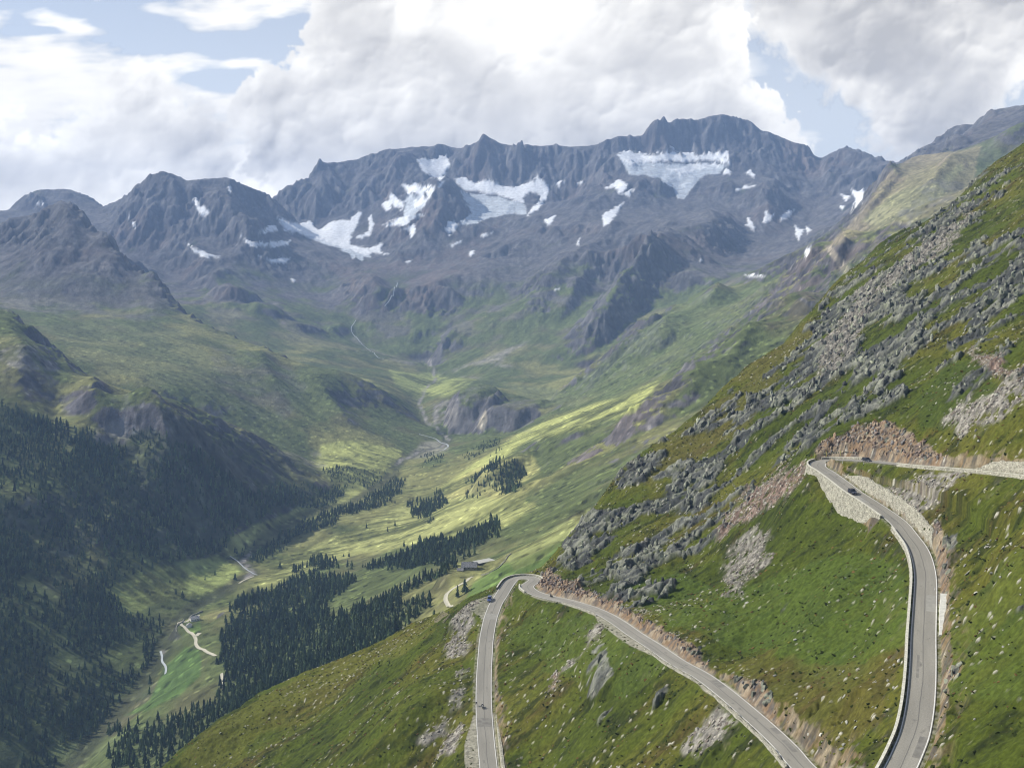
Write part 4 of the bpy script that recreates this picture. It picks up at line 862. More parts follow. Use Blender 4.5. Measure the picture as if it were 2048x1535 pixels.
def road_mat():
    m, nt, b = new_mat('worn_asphalt')
    uv = N(nt, 'ShaderNodeUVMap'); sep = N(nt, 'ShaderNodeSeparateXYZ'); nt.links.new(uv.outputs[0], sep.inputs[0])
    def noise(scl, det, sx_, sy_):
        mp = N(nt, 'ShaderNodeMapping'); mp.inputs['Scale'].default_value = (sx_, sy_, 1); nt.links.new(uv.outputs[0], mp.inputs[0])
        n = N(nt, 'ShaderNodeTexNoise'); n.inputs['Scale'].default_value = scl; n.inputs['Detail'].default_value = det; nt.links.new(mp.outputs[0], n.inputs['Vector']); return n
    def ramp(src, a, b_, c0, c1):
        r = N(nt, 'ShaderNodeMapRange'); r.inputs[1].default_value = a; r.inputs[2].default_value = b_; r.inputs[3].default_value = c0; r.inputs[4].default_value = c1; nt.links.new(src, r.inputs[0]); return r.outputs[0]
    def mixc(f, c1, c2, bt='MIX'):
        x = N(nt, 'ShaderNodeMix'); x.data_type = 'RGBA'; x.blend_type = bt
        for s_, i_ in ((f, 0), (c1, 6), (c2, 7)):
            if hasattr(s_, 'node'): nt.links.new(s_, x.inputs[i_])
            elif i_ == 0: x.inputs[0].default_value = s_
            else: x.inputs[i_].default_value = (*s_, 1)
        return x.outputs[2]
    c = mixc(ramp(noise(1, 5, .05, .35).outputs[0], .35, .65, 0, 1), (.245,.232,.198), (.30,.283,.24))
    c = mixc(ramp(noise(1, 4, .02, .9).outputs[0], .55, .75, 0, .45), c, (.18,.17,.148))
    c = mixc(ramp(noise(1, 8, .25, .5).outputs[0], .62, .72, 0, .6), c, (.095,.092,.086))
    # centre seam, wandering a little
    ab = N(nt, 'ShaderNodeMath'); ab.operation = 'ADD'; nt.links.new(sep.outputs['Y'], ab.inputs[0]); nt.links.new(ramp(noise(1, 3, .06, 0).outputs[0], 0, 1, -.5, .5), ab.inputs[1])
    a2 = N(nt, 'ShaderNodeMath'); a2.operation = 'ABSOLUTE'; nt.links.new(ab.outputs[0], a2.inputs[0])
    c = mixc(ramp(a2.outputs[0], .05, .16, .7, 0), c, (.1,.097,.09))
    c = mixc(1., c, ramp(noise(1, 8, 3, 3).outputs[0], .3, .7, .86, 1.12), 'MULTIPLY')
    nt.links.new(c, b.inputs['Base Color']); b.inputs['Roughness'].default_value = .85; b.inputs['Specular IOR Level'].default_value = .2
    return m
m_road = road_mat(); m_line = flat('worn_white_paint', (.72,.71,.66), .7, 0, .2, 1.2)
m_pd = flat('dark_patch_and_shadow', (.205,.195,.17), .9, 0, .3, .7); m_pl = flat('pale_asphalt_patch', (.29,.28,.245), .9, 0, .15, .7)  # dark marks: tar repairs, and rock shadows painted onto the road as colour
PATCH_A = [(0, iA(1714,991), iA(1735,1002), .2, 2.6, 1), (0, iA(1850,1190), iA(1849,1215), -2.7, -.3, 1), (0, iA(1655,945), iA(1655,945), -2.7, 2.7, 1), (0, iA(1829,1469), iA(1815,1505), -2.6, -1.1, 0), (0, iA(1846,1310), iA(1844,1350), .8, 1.4, 0), (0, iA(1780,1031), iA(1795,1043), .2, .7, 0)]
PATCH_B = [(0, iB(968,1436), iB(969,1448), -2.7, 2.7, 0), (0, iB(981,1236), iB(985,1226), -2.7, 2.6, 1), (0, iB(1422,1364), iB(1436,1374), .4, 2.6, 0), (0, iB(1560,1482), iB(1580,1502), .6, 1.9, 0), (0, iB(1535,1458), iB(1543,1465), 1.0, 2.5, 0), (0, iB(1300,1287), iB(1330,1307), -1.8, -1.2, 0)]
for R, nm in ((RA, 'road'), (RB, 'road')):
    r = ribbon(nm, R, -HW, HW, .03, m_road); r['kind'] = 'structure'
    pm = (m_pd, m_pl)
    for (ra, a0, a1, o0, o1, k) in (PATCH_A if R is RA else PATCH_B): ribbon('patch_and_shadow_mark', R, o0, o1, .04, pm[k], i0=min(a0, a1), i1=max(a0, a1)+2, parent=r)
    for s in (-1, 1): ribbon('edge_line', R, s*(HW-.32), s*(HW-.12), .05, m_line, parent=r)
# ---------------------------------------------------------------- helpers for things
def tag(o, label=None, cat=None, group=None, kind=None):
    for k, v in (('label', label), ('category', cat), ('group', group), ('kind', kind)):
        if v: o[k] = v
    return o
def empty(name, loc, rz=0., label=None, cat=None, group=None):
    o = bpy.data.objects.new(name, None); C.objects.link(o); o.location = loc; o.rotation_euler = (0, 0, rz); o.empty_display_size = .5
    return tag(o, label, cat, group)
class MB:
    def __init__(s): s.v = []; s.f = []
    def add(s, v, f):
        n = len(s.v); s.v += [tuple(p) for p in v]; s.f += [tuple(i+n for i in q) for q in f]; return s
    def box(s, x0, x1, y0, y1, z0, z1, top=None):
        t = top or (0, 0)     # inset of the top in x and y
        v = [(x0,y0,z0),(x1,y0,z0),(x1,y1,z0),(x0,y1,z0),(x0+t[0],y0+t[1],z1),(x1-t[0],y0+t[1],z1),(x1-t[0],y1-t[1],z1),(x0+t[0],y1-t[1],z1)]
        return s.add(v, [(3,2,1,0),(4,5,6,7),(0,1,5,4),(1,2,6,5),(2,3,7,6),(3,0,4,7)])
    def tube(s, a, b, r, r2=None, n=8):
        a = Vector(a); b = Vector(b); d = (b-a).normalized(); u = d.orthogonal().normalized(); w_ = d.cross(u); r2 = r if r2 is None else r2
        v = [a+(u*math.cos(2*math.pi*i/n)+w_*math.sin(2*math.pi*i/n))*r for i in range(n)]+[b+(u*math.cos(2*math.pi*i/n)+w_*math.sin(2*math.pi*i/n))*r2 for i in range(n)]
        return s.add(v, [(i, (i+1) % n, n+(i+1) % n, n+i) for i in range(n)]+[tuple(range(n))[::-1], tuple(range(n, 2*n))])
    def loft(s, secs, caps=True):
        n = len(secs[0]); v = [p for c in secs for p in c]
        f = [(k*n+i, k*n+(i+1) % n, (k+1)*n+(i+1) % n, (k+1)*n+i) for k in range(len(secs)-1) for i in range(n)]
        if caps: f += [tuple(range(n))[::-1], tuple(range((len(secs)-1)*n, len(secs)*n))]
        return s.add(v, f)
    def ball(s, c, r, sz=(1,1,1), n=10, m=7):
        v = []; f = []
        for j in range(m+1):
            for i in range(n): a = 2*math.pi*i/n; b = math.pi*j/m; v.append((c[0]+r*sz[0]*math.sin(b)*math.cos(a), c[1]+r*sz[1]*math.sin(b)*math.sin(a), c[2]+r*sz[2]*math.cos(b)))
        for j in range(m):
            for i in range(n): f.append((j*n+i, (j+1)*n+i, (j+1)*n+(i+1) % n, j*n+(i+1) % n))
        return s.add(v, f)
    def build(s, name, mat, parent=None, smooth=False, bevel=0):
        me = bpy.data.meshes.new(name); me.from_pydata(s.v, [], s.f); me.update()
        import bmesh
        bm = bmesh.new(); bm.from_mesh(me); bmesh.ops.remove_doubles(bm, verts=bm.verts, dist=1e-5); bmesh.ops.recalc_face_normals(bm, faces=bm.faces); 
        if bevel: bmesh.ops.bevel(bm, geom=list(bm.edges), offset=bevel, segments=1, affect='EDGES', clamp_overlap=True)
        bm.to_mesh(me); bm.free()
        me.materials.append(mat)
        if smooth: me.polygons.foreach_set('use_smooth', [True]*len(me.polygons))
        o = bpy.data.objects.new(name, me); C.objects.link(o)
        if parent: o.parent = parent
        return o
def znear(x, y):
    return float(bilin(Zn, np.array([(x/y-nu[0])/(nu[1]-nu[0])]), np.array([math.log(y/150)/math.log(1150/150)*(MY-1)]))[0])
def hit(px, py, near=True):
    u = (px-HX)/F; Wt = (HY-py)/F
    us_, Z_, Y_ = (nu, Zn, ny_) if near else (us, Zf, ys)
    j = int(round((u-us_[0])/(us_[1]-us_[0]))); cw = Z_[:, j]/Y_; k = int(np.argmax(cw >= Wt))
    if cw[k] < Wt: return None
    Y = Y_[k]
    if k > 0 and cw[k] != cw[k-1]: t = (Wt-cw[k-1])/(cw[k]-cw[k-1]); Y = Y_[k-1]+t*(Y_[k]-Y_[k-1])
    return Vector((u*Y, Y, Wt*Y))
def stone_mat(name, c1, c2, cm, scale, zs=1.6):
    m, nt, b = new_mat(name); g = N(nt, 'ShaderNodeNewGeometry'); mp = N(nt, 'ShaderNodeMapping'); mp.inputs['Scale'].default_value = (1, 1, zs); nt.links.new(g.outputs['Position'], mp.inputs[0])
    v = N(nt, 'ShaderNodeTexVoronoi'); v.inputs['Scale'].default_value = scale; nt.links.new(mp.outputs[0], v.inputs['Vector'])
    ve = N(nt, 'ShaderNodeTexVoronoi'); ve.feature = 'DISTANCE_TO_EDGE'; ve.inputs['Scale'].default_value = scale; nt.links.new(mp.outputs[0], ve.inputs['Vector'])
    n = N(nt, 'ShaderNodeTexNoise'); n.inputs['Scale'].default_value = .8; n.inputs['Detail'].default_value = 8; nt.links.new(g.outputs['Position'], n.inputs['Vector'])
    def mx(f, a, b_, bt='MIX'):
        x = N(nt, 'ShaderNodeMix'); x.data_type = 'RGBA'; x.blend_type = bt
        for s_, i_ in ((f, 0), (a, 6), (b_, 7)):
            if hasattr(s_, 'node'): nt.links.new(s_, x.inputs[i_])
            elif i_ == 0: x.inputs[0].default_value = s_
            else: x.inputs[i_].default_value = (*s_, 1)
        return x.outputs[2]
    sp = N(nt, 'ShaderNodeSeparateXYZ'); nt.links.new(v.outputs['Color'], sp.inputs[0])
    c = mx(sp.outputs[0], c1, c2)
    r = N(nt, 'ShaderNodeMapRange'); r.inputs[1].default_value = .02; r.inputs[2].default_value = .09; nt.links.new(ve.outputs['Distance'], r.inputs[0])
    c = mx(r.outputs[0], cm, c)
    r2 = N(nt, 'ShaderNodeMapRange'); r2.inputs[1].default_value = .45; r2.inputs[2].default_value = .7; r2.inputs[3].default_value = 1.05; r2.inputs[4].default_value = .6; nt.links.new(n.outputs[0], r2.inputs[0])
    c = mx(1., c, r2.outputs[0], 'MULTIPLY'); nt.links.new(c, b.inputs['Base Color']); b.inputs['Roughness'].default_value = .92; b.inputs['Specular IOR Level'].default_value = .15
    bp = N(nt, 'ShaderNodeBump'); bp.inputs['Strength'].default_value = 1.; bp.inputs['Distance'].default_value = .3; nt.links.new(r.outputs[0], bp.inputs['Height']); nt.links.new(bp.outputs[0], b.inputs['Normal'])
    return m
m_wall = stone_mat('pale_dry_stone', (.68,.65,.52), (.42,.395,.31), (.12,.115,.09), 1.9)
m_cap = flat('pale_stone_coping', (.56,.54,.45), .9, 0, .3, 2.)
m_dark = flat('dark_rubber', (.02,.02,.02), .7, 0, .1, 4); m_glass = flat('tinted_glass', (.02,.025,.03), .08, 0, .1, 1, .5)
m_chrome = flat('bare_metal', (.45,.45,.46), .3, .8, .1, 3); m_lamp = flat('lamp_glass', (.8,.8,.78), .15, 0, .05, 3, .6); m_red = flat('red_lens', (.35,.02,.02), .2, 0, .05, 3, .5)
m_navy = flat('navy_paint', (.012,.017,.045), .25, .2, .08, 2, .6, .6); m_black = flat('black_paint', (.012,.014,.02), .25, .2, .08, 2, .6, .6); m_blue = flat('blue_paint', (.06,.10,.30), .28, .2, .08, 2, .6, .6)
m_conc = flat('pale_concrete', (.55,.54,.48), .9, 0, .18, 1.2); m_wood = flat('weathered_timber', (.30,.26,.19), .9, 0, .3, 3.); m_woodd = flat('dark_larch_boards', (.09,.065,.05), .9, 0, .3, 2.)
m_slate = stone_mat('grey_stone_slates', (.36,.355,.36), (.27,.27,.275), (.08,.08,.08), 1.2, 1.); m_roofp = stone_mat('pale_roof_shingles', (.62,.60,.58), (.48,.46,.45), (.2,.2,.2), 1.1, 1.)
m_render = flat('whitewashed_render', (.7,.68,.62), .9, 0, .1, .8); m_gravel = flat('pale_gravel', (.46,.43,.33), .95, 0, .22, .9)
# ---------------------------------------------------------------- walls along the roads
def wall(name, R, i0, i1, side, off, hw_fn, top_fn, thick, mat, label, cat, group=None, cap=True, batter=.2, jag=.12, seed=3):
    """side +1 = right of travel. top_fn(t) height of the top over the road, hw_fn(t) depth of the foot under it"""
    i0, i1 = min(i0, i1), max(i0, i1); n = road_frame(R)*side; L = i1-i0+1; rnd = random.Random(seed)
    root = empty(name, tuple(R[(i0+i1)//2]), 0, label, cat, group); inv = Vector(R[(i0+i1)//2])
    rows = []; caps = []
    for i in range(i0, i1+1):
        t = (i-i0)/max(1, L-1); p = R[i]; tp = top_fn(t)+rnd.uniform(-jag, jag); ft = hw_fn(t); outs = []
        K = 5
        if ft < 0:
            ft = .5
            while ft < 14 and znear(p[0]+n[i][0]*(off+thick+batter*(tp+ft)+.15), p[1]+n[i][1]*(off+thick+batter*(tp+ft)+.15)) < p[2]-ft: ft += .4
            ft += .6
        for k in range(K+1):
            z = tp-(tp+ft)*k/K; o_ = off+thick+batter*(tp-z)*(1 if ft > .4 else .2)+rnd.uniform(-.06,.06)*(k > 0); outs.append((p[0]+n[i][0]*o_, p[1]+n[i][1]*o_, p[2]+z))
        ins = [(p[0]+n[i][0]*off, p[1]+n[i][1]*off, p[2]+tp), (p[0]+n[i][0]*off, p[1]+n[i][1]*off, p[2]-.3)]
        rows.append([Vector(q)-inv for q in ins[::-1]+outs]); 
        tq = top_fn(t); caps.append([Vector((p[0]+n[i][0]*a, p[1]+n[i][1]*a, p[2]+z))-inv for a, z in ((off-.05,tq-.02),(off-.05,tq+.12),(off+thick+.06,tq+.12),(off+thick+.06,tq-.02))])
    MB().loft(rows).build('masonry', mat, root)
    if cap: MB().loft(caps).build('coping', m_cap, root)
    return root
def up_wall(name, R, i0, i1, side, off, h_fn, mat, label, cat, group=None, seed=5, lean=.18, thick=.7):
    i0, i1 = min(i0, i1), max(i0, i1); n = road_frame(R)*side; rnd = random.Random(seed); inv = Vector(R[(i0+i1)//2]); root = empty(name, tuple(inv), 0, label, cat, group); rows = []
    for i in range(i0, i1+1):
        t = (i-i0)/max(1, i1-i0); p = R[i]; h = h_fn(t)+rnd.uniform(-.25, .25); K = 5; sec = []
        for k in range(K+1):
            z = -.4+(h+.4)*k/K; o_ = off+lean*z+rnd.uniform(-.07,.07); sec.append((p[0]+n[i][0]*o_, p[1]+n[i][1]*o_, p[2]+z))
        o2 = off+lean*h+thick; sec.append((p[0]+n[i][0]*o2, p[1]+n[i][1]*o2, p[2]+h+.05)); sec.append((p[0]+n[i][0]*(o2+.5), p[1]+n[i][1]*(o2+.5), p[2]-.4))
        rows.append([Vector(q)-inv for q in sec])
    MB().loft(rows).build('masonry', mat, root); return root
bump_ = lambda t, a, b: float(sst(0, a, np.array(t))*sst(1, b, np.array(t)))
wall('retaining_wall', RA, iA(1640,921), iA(1786,1036), 1, HW+.55, lambda t: -1., lambda t: .75, .5, m_wall, 'high pale stone retaining wall under the outer edge of the upper hairpin bend', 'wall', batter=.2)
wall('parapet_wall', RA, iA(1722,918), iA(1641,921)-1, 1, HW+.5, lambda t: .6, lambda t: .8, .5, m_wall, 'low curved stone parapet on the far rim of the upper hairpin bend', 'parapet')
wall('parapet_wall', RA, iA(1806,1058), iA(1746,1640), 1, HW+.45, lambda t: 1.6, lambda t: .85, .5, m_wall, 'long low stone parapet along the downhill edge of the right hand road', 'parapet')
wall('parapet_wall', RA, iA(2200,972), iA(1812,931), -1, HW+.45, lambda t: 1.4, lambda t: .7, .5, m_wall, 'straight pale parapet below the upper road at the right edge', 'parapet')
up_wall('retaining_wall', RA, iA(1664,948), iA(1838,1100), -1, HW+.9, lambda t: .6+4.3*bump_(t, .3, .93), m_wall, 'rough pale stone retaining wall between the two legs of the upper hairpin', 'wall')
up_wall('retaining_wall', RA, iA(2200,972), iA(1918,937), 1, HW+.9, lambda t: 3.4*float(sst(1., .8, np.array(t))), m_wall, 'pale stone wall on the uphill side of the road at the right edge', 'wall')
up_wall('headwall', RA, iA(1848,1208), iA(1847,1268), -1, HW+.5, lambda t: .4+3.0*(1-t), m_conc, 'white concrete culvert headwall tapering down beside the right hand road', 'wall', lean=.1, thick=1.6)
wall('parapet_wall', RB, iB(1604,1531), iB(1440,1378), -1, HW+.45, lambda t: 1.2, lambda t: .45, .6, m_wall, 'low broken stone kerb wall along the downhill edge of the diagonal road near the bottom', 'parapet', cap=False, jag=.3)
wall('parapet_wall', RB, iB(1425,1365), iB(1312,1296), -1, HW+.45, lambda t: 1.1, lambda t: .4, .6, m_wall, 'low broken stone kerb wall halfway along the diagonal road beyond its gravel lay-by', 'parapet', cap=False, jag=.3, seed=8)
wall('parapet_wall', RB, iB(1212,1229), iB(1140,1203), -1, HW+.45, lambda t: .8, lambda t: .35, .5, m_wall, 'low pale kerb wall on the diagonal road just before the lower hairpin', 'parapet', cap=False, jag=.25, seed=9)
wall('parapet_wall', RB, iB(1066,1163)+1, iB(1010,1178), 1, HW+.45, lambda t: 1., lambda t: .85, .45, m_wall, 'curved grey parapet round the outer rim of the lower hairpin bend', 'parapet')
wall('parapet_wall', RB, iB(1066,1182), iB(1056,1171), -1, HW+.45, lambda t: .8, lambda t: .6, .4, m_wall, 'short dark parapet on the inner side of the lower hairpin bend', 'parapet')
up_wall('retaining_wall', RB, iB(968,1430), iB(990,1690), -1, HW+1., lambda t: .5+1.9*float(sst(0,.4,np.array(t))), m_wall, 'pale stone retaining wall right of the lower left road at the bottom edge', 'wall')
# ---------------------------------------------------------------- vehicles
def sec(x, hw, zb, zt, r=.12, n=3):
    pts_ = []
    for cx, cz, a0 in ((hw-r, zb+r, -90), (hw-r, zt-r, 0), (-hw+r, zt-r, 90), (-hw+r, zb+r, 180)):
        for k in range(n): a = math.radians(a0+90*k/(n-1)); pts_.append((x, cx+r*math.cos(a), cz+r*math.sin(a)))
    return pts_
def vehicle(name, loc, rz, paint, L, Wd, H, label, cat, van=False, rails=False):
    root = empty(name, loc, rz, label, cat); h = Wd/2; f = L/2; belt = H*.56; gc = .24
    st = [(-f, h*.86, gc+.12, belt*.92), (-f+.12, h*.95, gc, belt), (-f+.7, h, gc-.02, belt+.03), (0, h, gc-.02, belt+.02), (f-1.25, h, gc-.02, belt), (f-.75, h*.98, gc, belt*.93), (f-.2, h*.92, gc, belt*.82), (f, h*.8, gc+.12, belt*.7)]
    MB().loft([sec(x, w_, zb, zt) for x, w_, zb, zt in st]).build('body', paint, root, True)
    r0 = -f+.12 if van else -f+.35; wf = f-1.15 if not van else f-.95
    gl = [(r0-.02, h*.86, belt-.05, belt+.02), (r0+.28, h*.84, belt-.05, H-.1), (0, h*.84, belt-.05, H-.06), (wf-.75, h*.82, belt-.05, H-.1), (wf, h*.84, belt-.06, belt+.03)]
    g = MB().loft([sec(x, w_, zb, zt, .03 if zt-zb < .1 else .1) for x, w_, zb, zt in gl]).build('windows', m_glass, root, True)
    rf = [(r0+.22, h*.76, H-.12, H-.03), (0, h*.78, H-.1, H), (wf-.7, h*.74, H-.14, H-.03)]
    MB().loft([sec(x, w_, zb, zt, .03) for x, w_, zb, zt in rf]).build('roof', paint, root, True)
    for x in ((-.1 if not van else .3), r0+.35, -1.05):
        for s in (-1, 1): MB().box(x-.05, x+.05, s*h*.85-.02, s*h*.85+.02, belt, H-.06).build('pillar', paint, root)
    wr = .35 if not van else .34
    for x in (f-.88, -f+.85):
        for s in (-1, 1):
            w_ = MB().tube((x, s*(h-.22), wr), (x, s*(h+.01), wr), wr, n=16).build('wheel', m_dark, root); MB().tube((x, s*(h-.02), wr), (x, s*(h+.03), wr), wr*.62, n=12).build('rim', m_chrome, w_)
    for s in (-1, 1):
        MB().box(f-.22, f-.04, s*h*.66-.2, s*h*.66+.2, belt*.62, belt*.78).build('headlight', m_lamp, root); MB().box(-f-.01, -f+.1, s*h*.78-.12, s*h*.78+.1, belt*.6, belt*.9).build('tail_light', m_red, root)
        MB().box(wf-.35, wf-.15, s*(h+.1)-.11, s*(h+.1)+.1, belt, belt+.16).build('wing_mirror', paint, root)
        if rails: MB().box(r0+.4, wf-.9, s*h*.72-.02, s*h*.72+.02, H-.01, H+.05).build('roof_rail', m_chrome, root)
    MB().box(f-.12, f-.03, -.4, .4, gc+.12, belt*.62).build('grille', m_dark, root); MB().box(f-.03, f+.0, -.26, .26, gc+.1, gc+.22).build('number_plate', m_lamp, root)
    return root
def on_road(R, i, side, fwd=True):
    n = road_frame(R)[i]; t = (-n[1], n[0]); p = R[i]; a = math.atan2(t[1], t[0]); 
    return (p[0]+n[0]*side, p[1]+n[1]*side, p[2]+.05), a+(0 if fwd else math.pi)
l_, a_ = on_road(RA, iA(1710,986), 1.25)
vehicle('suv', l_, a_, m_navy, 4.7, 1.92, 1.72, 'dark blue SUV driving down towards the viewer below the upper hairpin', 'car', rails=True)
l_, a_ = on_road(RA, iA(1739,922), -1.5, False)
vehicle('estate_car', l_, a_, m_black, 4.6, 1.82, 1.48, 'black car driving off along the upper road to the right of the hairpin', 'car')
vx, vy = -10.4, 508.
vehicle('parked_van', (vx, vy, znear(vx, vy)+.02), math.radians(-96), m_blue, 4.5, 1.85, 1.9, 'blue van parked on the pale gravel lay-by above the lower left road', 'van', van=True)
m_leather = flat('black_leather', (.018,.018,.02), .5, 0, .15, 6); m_skin = flat('skin', (.45,.28,.2), .6, 0, .1, 8); m_white = flat('white_plastic', (.75,.75,.72), .3, 0, .05, 4)
def skin_person(name, joints, edges, radii, mat, parent):
    me = bpy.data.meshes.new(name); me.from_pydata(joints, edges, []); o = bpy.data.objects.new(name, me); C.objects.link(o); o.parent = parent
    sk = o.modifiers.new('skin', 'SKIN'); ss = o.modifiers.new('sub', 'SUBSURF'); ss.levels = ss.render_levels = 1
    sv = me.skin_vertices[0].data if me.skin_vertices else None
    if sv is None:
        bpy.context.view_layer.objects.active = o; o.select_set(True); sv = me.skin_vertices[0].data
    for k, r in enumerate(radii): sv[k].radius = (r, r)
    sv[0].use_root = True; me.materials.append(mat); return o
def rider(parent, seat_z, fwd, mat, helmet_mat, up=.0):
    """sitting astride, hands on the bars; x is forward"""
    P = [(-.15,0,seat_z+.08),(-.08,0,seat_z+.3),(.05,0,seat_z+.52),(.12,0,seat_z+.64),
         (.04,.19,seat_z+.5),(.2,.3,seat_z+.27),(.48,.3,seat_z+.2),(.04,-.19,seat_z+.5),(.2,-.3,seat_z+.27),(.48,-.3,seat_z+.2),
         (-.12,.12,seat_z+.04),(.26,.22,seat_z-.05),(.05,.2,seat_z-.45),(.18,.2,seat_z-.5),(-.12,-.12,seat_z+.04),(.26,-.22,seat_z-.05),(.05,-.2,seat_z-.45),(.18,-.2,seat_z-.5)]
    Ed = [(0,1),(1,2),(2,3),(2,4),(4,5),(5,6),(2,7),(7,8),(8,9),(0,10),(10,11),(11,12),(12,13),(0,14),(14,15),(15,16),(16,17)]
    Rr = [.15,.15,.16,.06,.075,.055,.04,.075,.055,.04,.11,.085,.05,.05,.11,.085,.05,.05]
    b = skin_person('person', P, Ed, Rr, mat, None)
    MB().ball((.16,0,seat_z+.78), .145, (1.1,.95,1.)).build('helmet', helmet_mat, b, True)
    return b
def motorbike(loc, rz, label, rlabel, group=None, helmet=None, jacket=None):
    root = empty('motorcycle', loc, rz, label, 'motorcycle', group)
    for x, nm in ((.76, 'wheel'), (-.72, 'wheel')):
        w_ = MB(); 
        w_.tube((x, -.08, .32), (x, .08, .32), .32, n=18); w_ = w_.build(nm, m_dark, root); MB().tube((x, -.085, .32), (x, .085, .32), .2, n=12).build('rim', m_chrome, w_)
    MB().loft([sec(-.5,.1,.35,.62,.04), sec(-.1,.17,.28,.72,.05), sec(.3,.2,.3,.86,.06), sec(.5,.1,.5,.84,.04)]).build('engine_block', m_leather, root, True)
    MB().loft([sec(-.9,.1,.76,.86,.03), sec(-.4,.15,.72,.84,.03), sec(.05,.12,.76,.84,.03)]).build('seat', m_leather, root, True)
    MB().loft([sec(.0,.13,.8,.95,.04), sec(.25,.17,.8,1.02,.05), sec(.45,.12,.84,.98,.04)]).build('fuel_tank', m_black, root, True)
    MB().loft([sec(.5,.2,.78,1.08,.05), sec(.68,.16,.8,1.1,.05), sec(.8,.08,.84,1.0,.03)]).build('fairing', m_white, root, True)
    for s in (-1, 1):
        MB().tube((.76, s*.1, .32), (.5, s*.1, 1.0), .03).build('fork', m_chrome, root); MB().box(-.85, -.35, s*.36-.12, s*.36+.12, .5, .82).build('pannier', m_leather, root)
        MB().ball((.45, s*.44, 1.2), .07, (.4,1,.7)).build('mirror', m_leather, root)
    MB().tube((.48, -.38, 1.06), (.48, .38, 1.06), .018).build('handlebar', m_chrome, root); MB().ball((.82, 0, .93), .09).build('headlight', m_lamp, root, True)
    b = rider(None, .84, 1, jacket or m_leather, helmet or m_white); b.location = loc; b.rotation_euler = (0, 0, rz); tag(b, rlabel, 'person')
    return root
def bicycle(loc, rz):
    root = empty('bicycle', loc, rz, 'thin dark road bicycle at the left edge line of the lower left road', 'bicycle')
    for x in (.5, -.5):
        w_ = MB(); n = 20; pr = [(x+.34*math.cos(2*math.pi*i/n), 0, .34+.34*math.sin(2*math.pi*i/n)) for i in range(n)]
        for i in range(n): w_.tube(pr[i], pr[(i+1) % n], .014, n=4)
        for i in range(0, n, 4): w_.tube(pr[i], (x, 0, .34), .004, n=3)
        w_.build('wheel', m_dark, root)
    f_ = MB(); A_, B_, H_, S_ = (-.5,0,.34), (-.06,0,.28), (.36,0,.86), (-.2,0,.84)
    for p, q in ((A_,B_),(B_,H_),(H_,S_),(S_,B_),(A_,S_),(H_,(.5,0,.34))): f_.tube(p, q, .018, n=6)
    f_.build('frame', m_leather, root); MB().box(-.34,-.06,-.07,.07,.9,.95).build('saddle', m_dark, root); MB().tube((.4,-.21,.95),(.4,.21,.95),.014).build('handlebar', m_dark, root)
    b = rider(None, .92, 1, m_leather, m_white); b.location = loc; b.rotation_euler = (0, 0, rz); tag(b, 'cyclist in dark clothes and a white helmet riding along the left edge line', 'person')
l_, a_ = on_road(RB, iB(968.5,1413), .55)
motorbike(l_, a_, 'black and white touring motorcycle in the middle of the lower left road', 'rider in black leathers with a pale helmet on the lower left road')
l_, a_ = on_road(RB, iB(968,1411), 2.75)
bicycle(l_, a_)
l_, a_ = on_road(RB, iB(1099,1195), .6)
motorbike(l_, a_, 'black motorcycle on the road just after the lower hairpin', 'rider all in black near the lower hairpin beside the brown cliff', helmet=m_leather)
# ---------------------------------------------------------------- posts, barrier, stones
def post(px, py, label, tall=1.1, mat=None, near=True):
    p = hit(px, py, near)
    if p is None: return
    o = empty('marker_post', p, 0, label, 'post', 'roadside marker posts')
    MB().tube((0,0,-.3), (0,0,tall), .07, .06, 6).build('post', mat or m_white, o); MB().tube((0,0,tall-.3), (0,0,tall-.12), .075, .073, 6).build('band', m_dark, o)
m_yel = flat('yellow_pole_paint', (.55,.5,.12), .6, 0, .1, 3)
post(1662, 937, 'white marker post at the inner corner of the upper hairpin'); post(1685, 927, 'white marker post beside the upper leg of the upper hairpin'); post(1727, 929, 'white marker post just left of the black car on the upper road')
post(1629, 917, 'thin yellow snow pole leftmost above the upper hairpin parapet', 2.6, m_yel); post(1653, 913, 'thin yellow snow pole in the middle above the upper hairpin parapet', 2.6, m_yel); post(1681, 912, 'thin yellow snow pole rightmost above the upper hairpin parapet', 2.6, m_yel)
post(1847.5+22, 1180, 'dark marker post on the uphill verge of the right hand road', 1.); post(981, 1333, 'short marker post on the right verge of the lower left road', 1.)
def barrier():
    c = hit(886, 1236); root = empty('snow_fence', c, 0, 'wooden ladder-like snow fence on the grass slope below the blue van', 'fence')
    pl, pr = [hit(868.8, 1244.2), hit(885.9, 1225.4)], [hit(888, 1246), hit(900, 1232)]
    if None in pl or None in pr: return
    for nm, (a, b) in (('side_rail', pl), ('side_rail', pr)):
        a = a-c; b = b-c; MB().tube(a+Vector((0,0,1.1)), b+Vector((0,0,1.1)), .14).build(nm, m_wood, root)
        for k in range(5): q = a.lerp(b, k/4); MB().tube(q-Vector((0,0,.8)), q+Vector((0,0,1.2)), .1).build('post', m_wood, root)
    for k in range(7):
        a = pl[0].lerp(pl[1], k/6)-c; b = pr[0].lerp(pr[1], k/6)-c; MB().box(-.05,.05,-.05,.05,0,.01)
        d = (b-a); L_ = d.length; n_ = 1; m_ = MB().tube(a+Vector((0,0,.75)), b+Vector((0,0,.75)), .1).tube(a+Vector((0,0,.3)), b+Vector((0,0,.3)), .08); m_.build('rung', m_wood, root)
barrier()
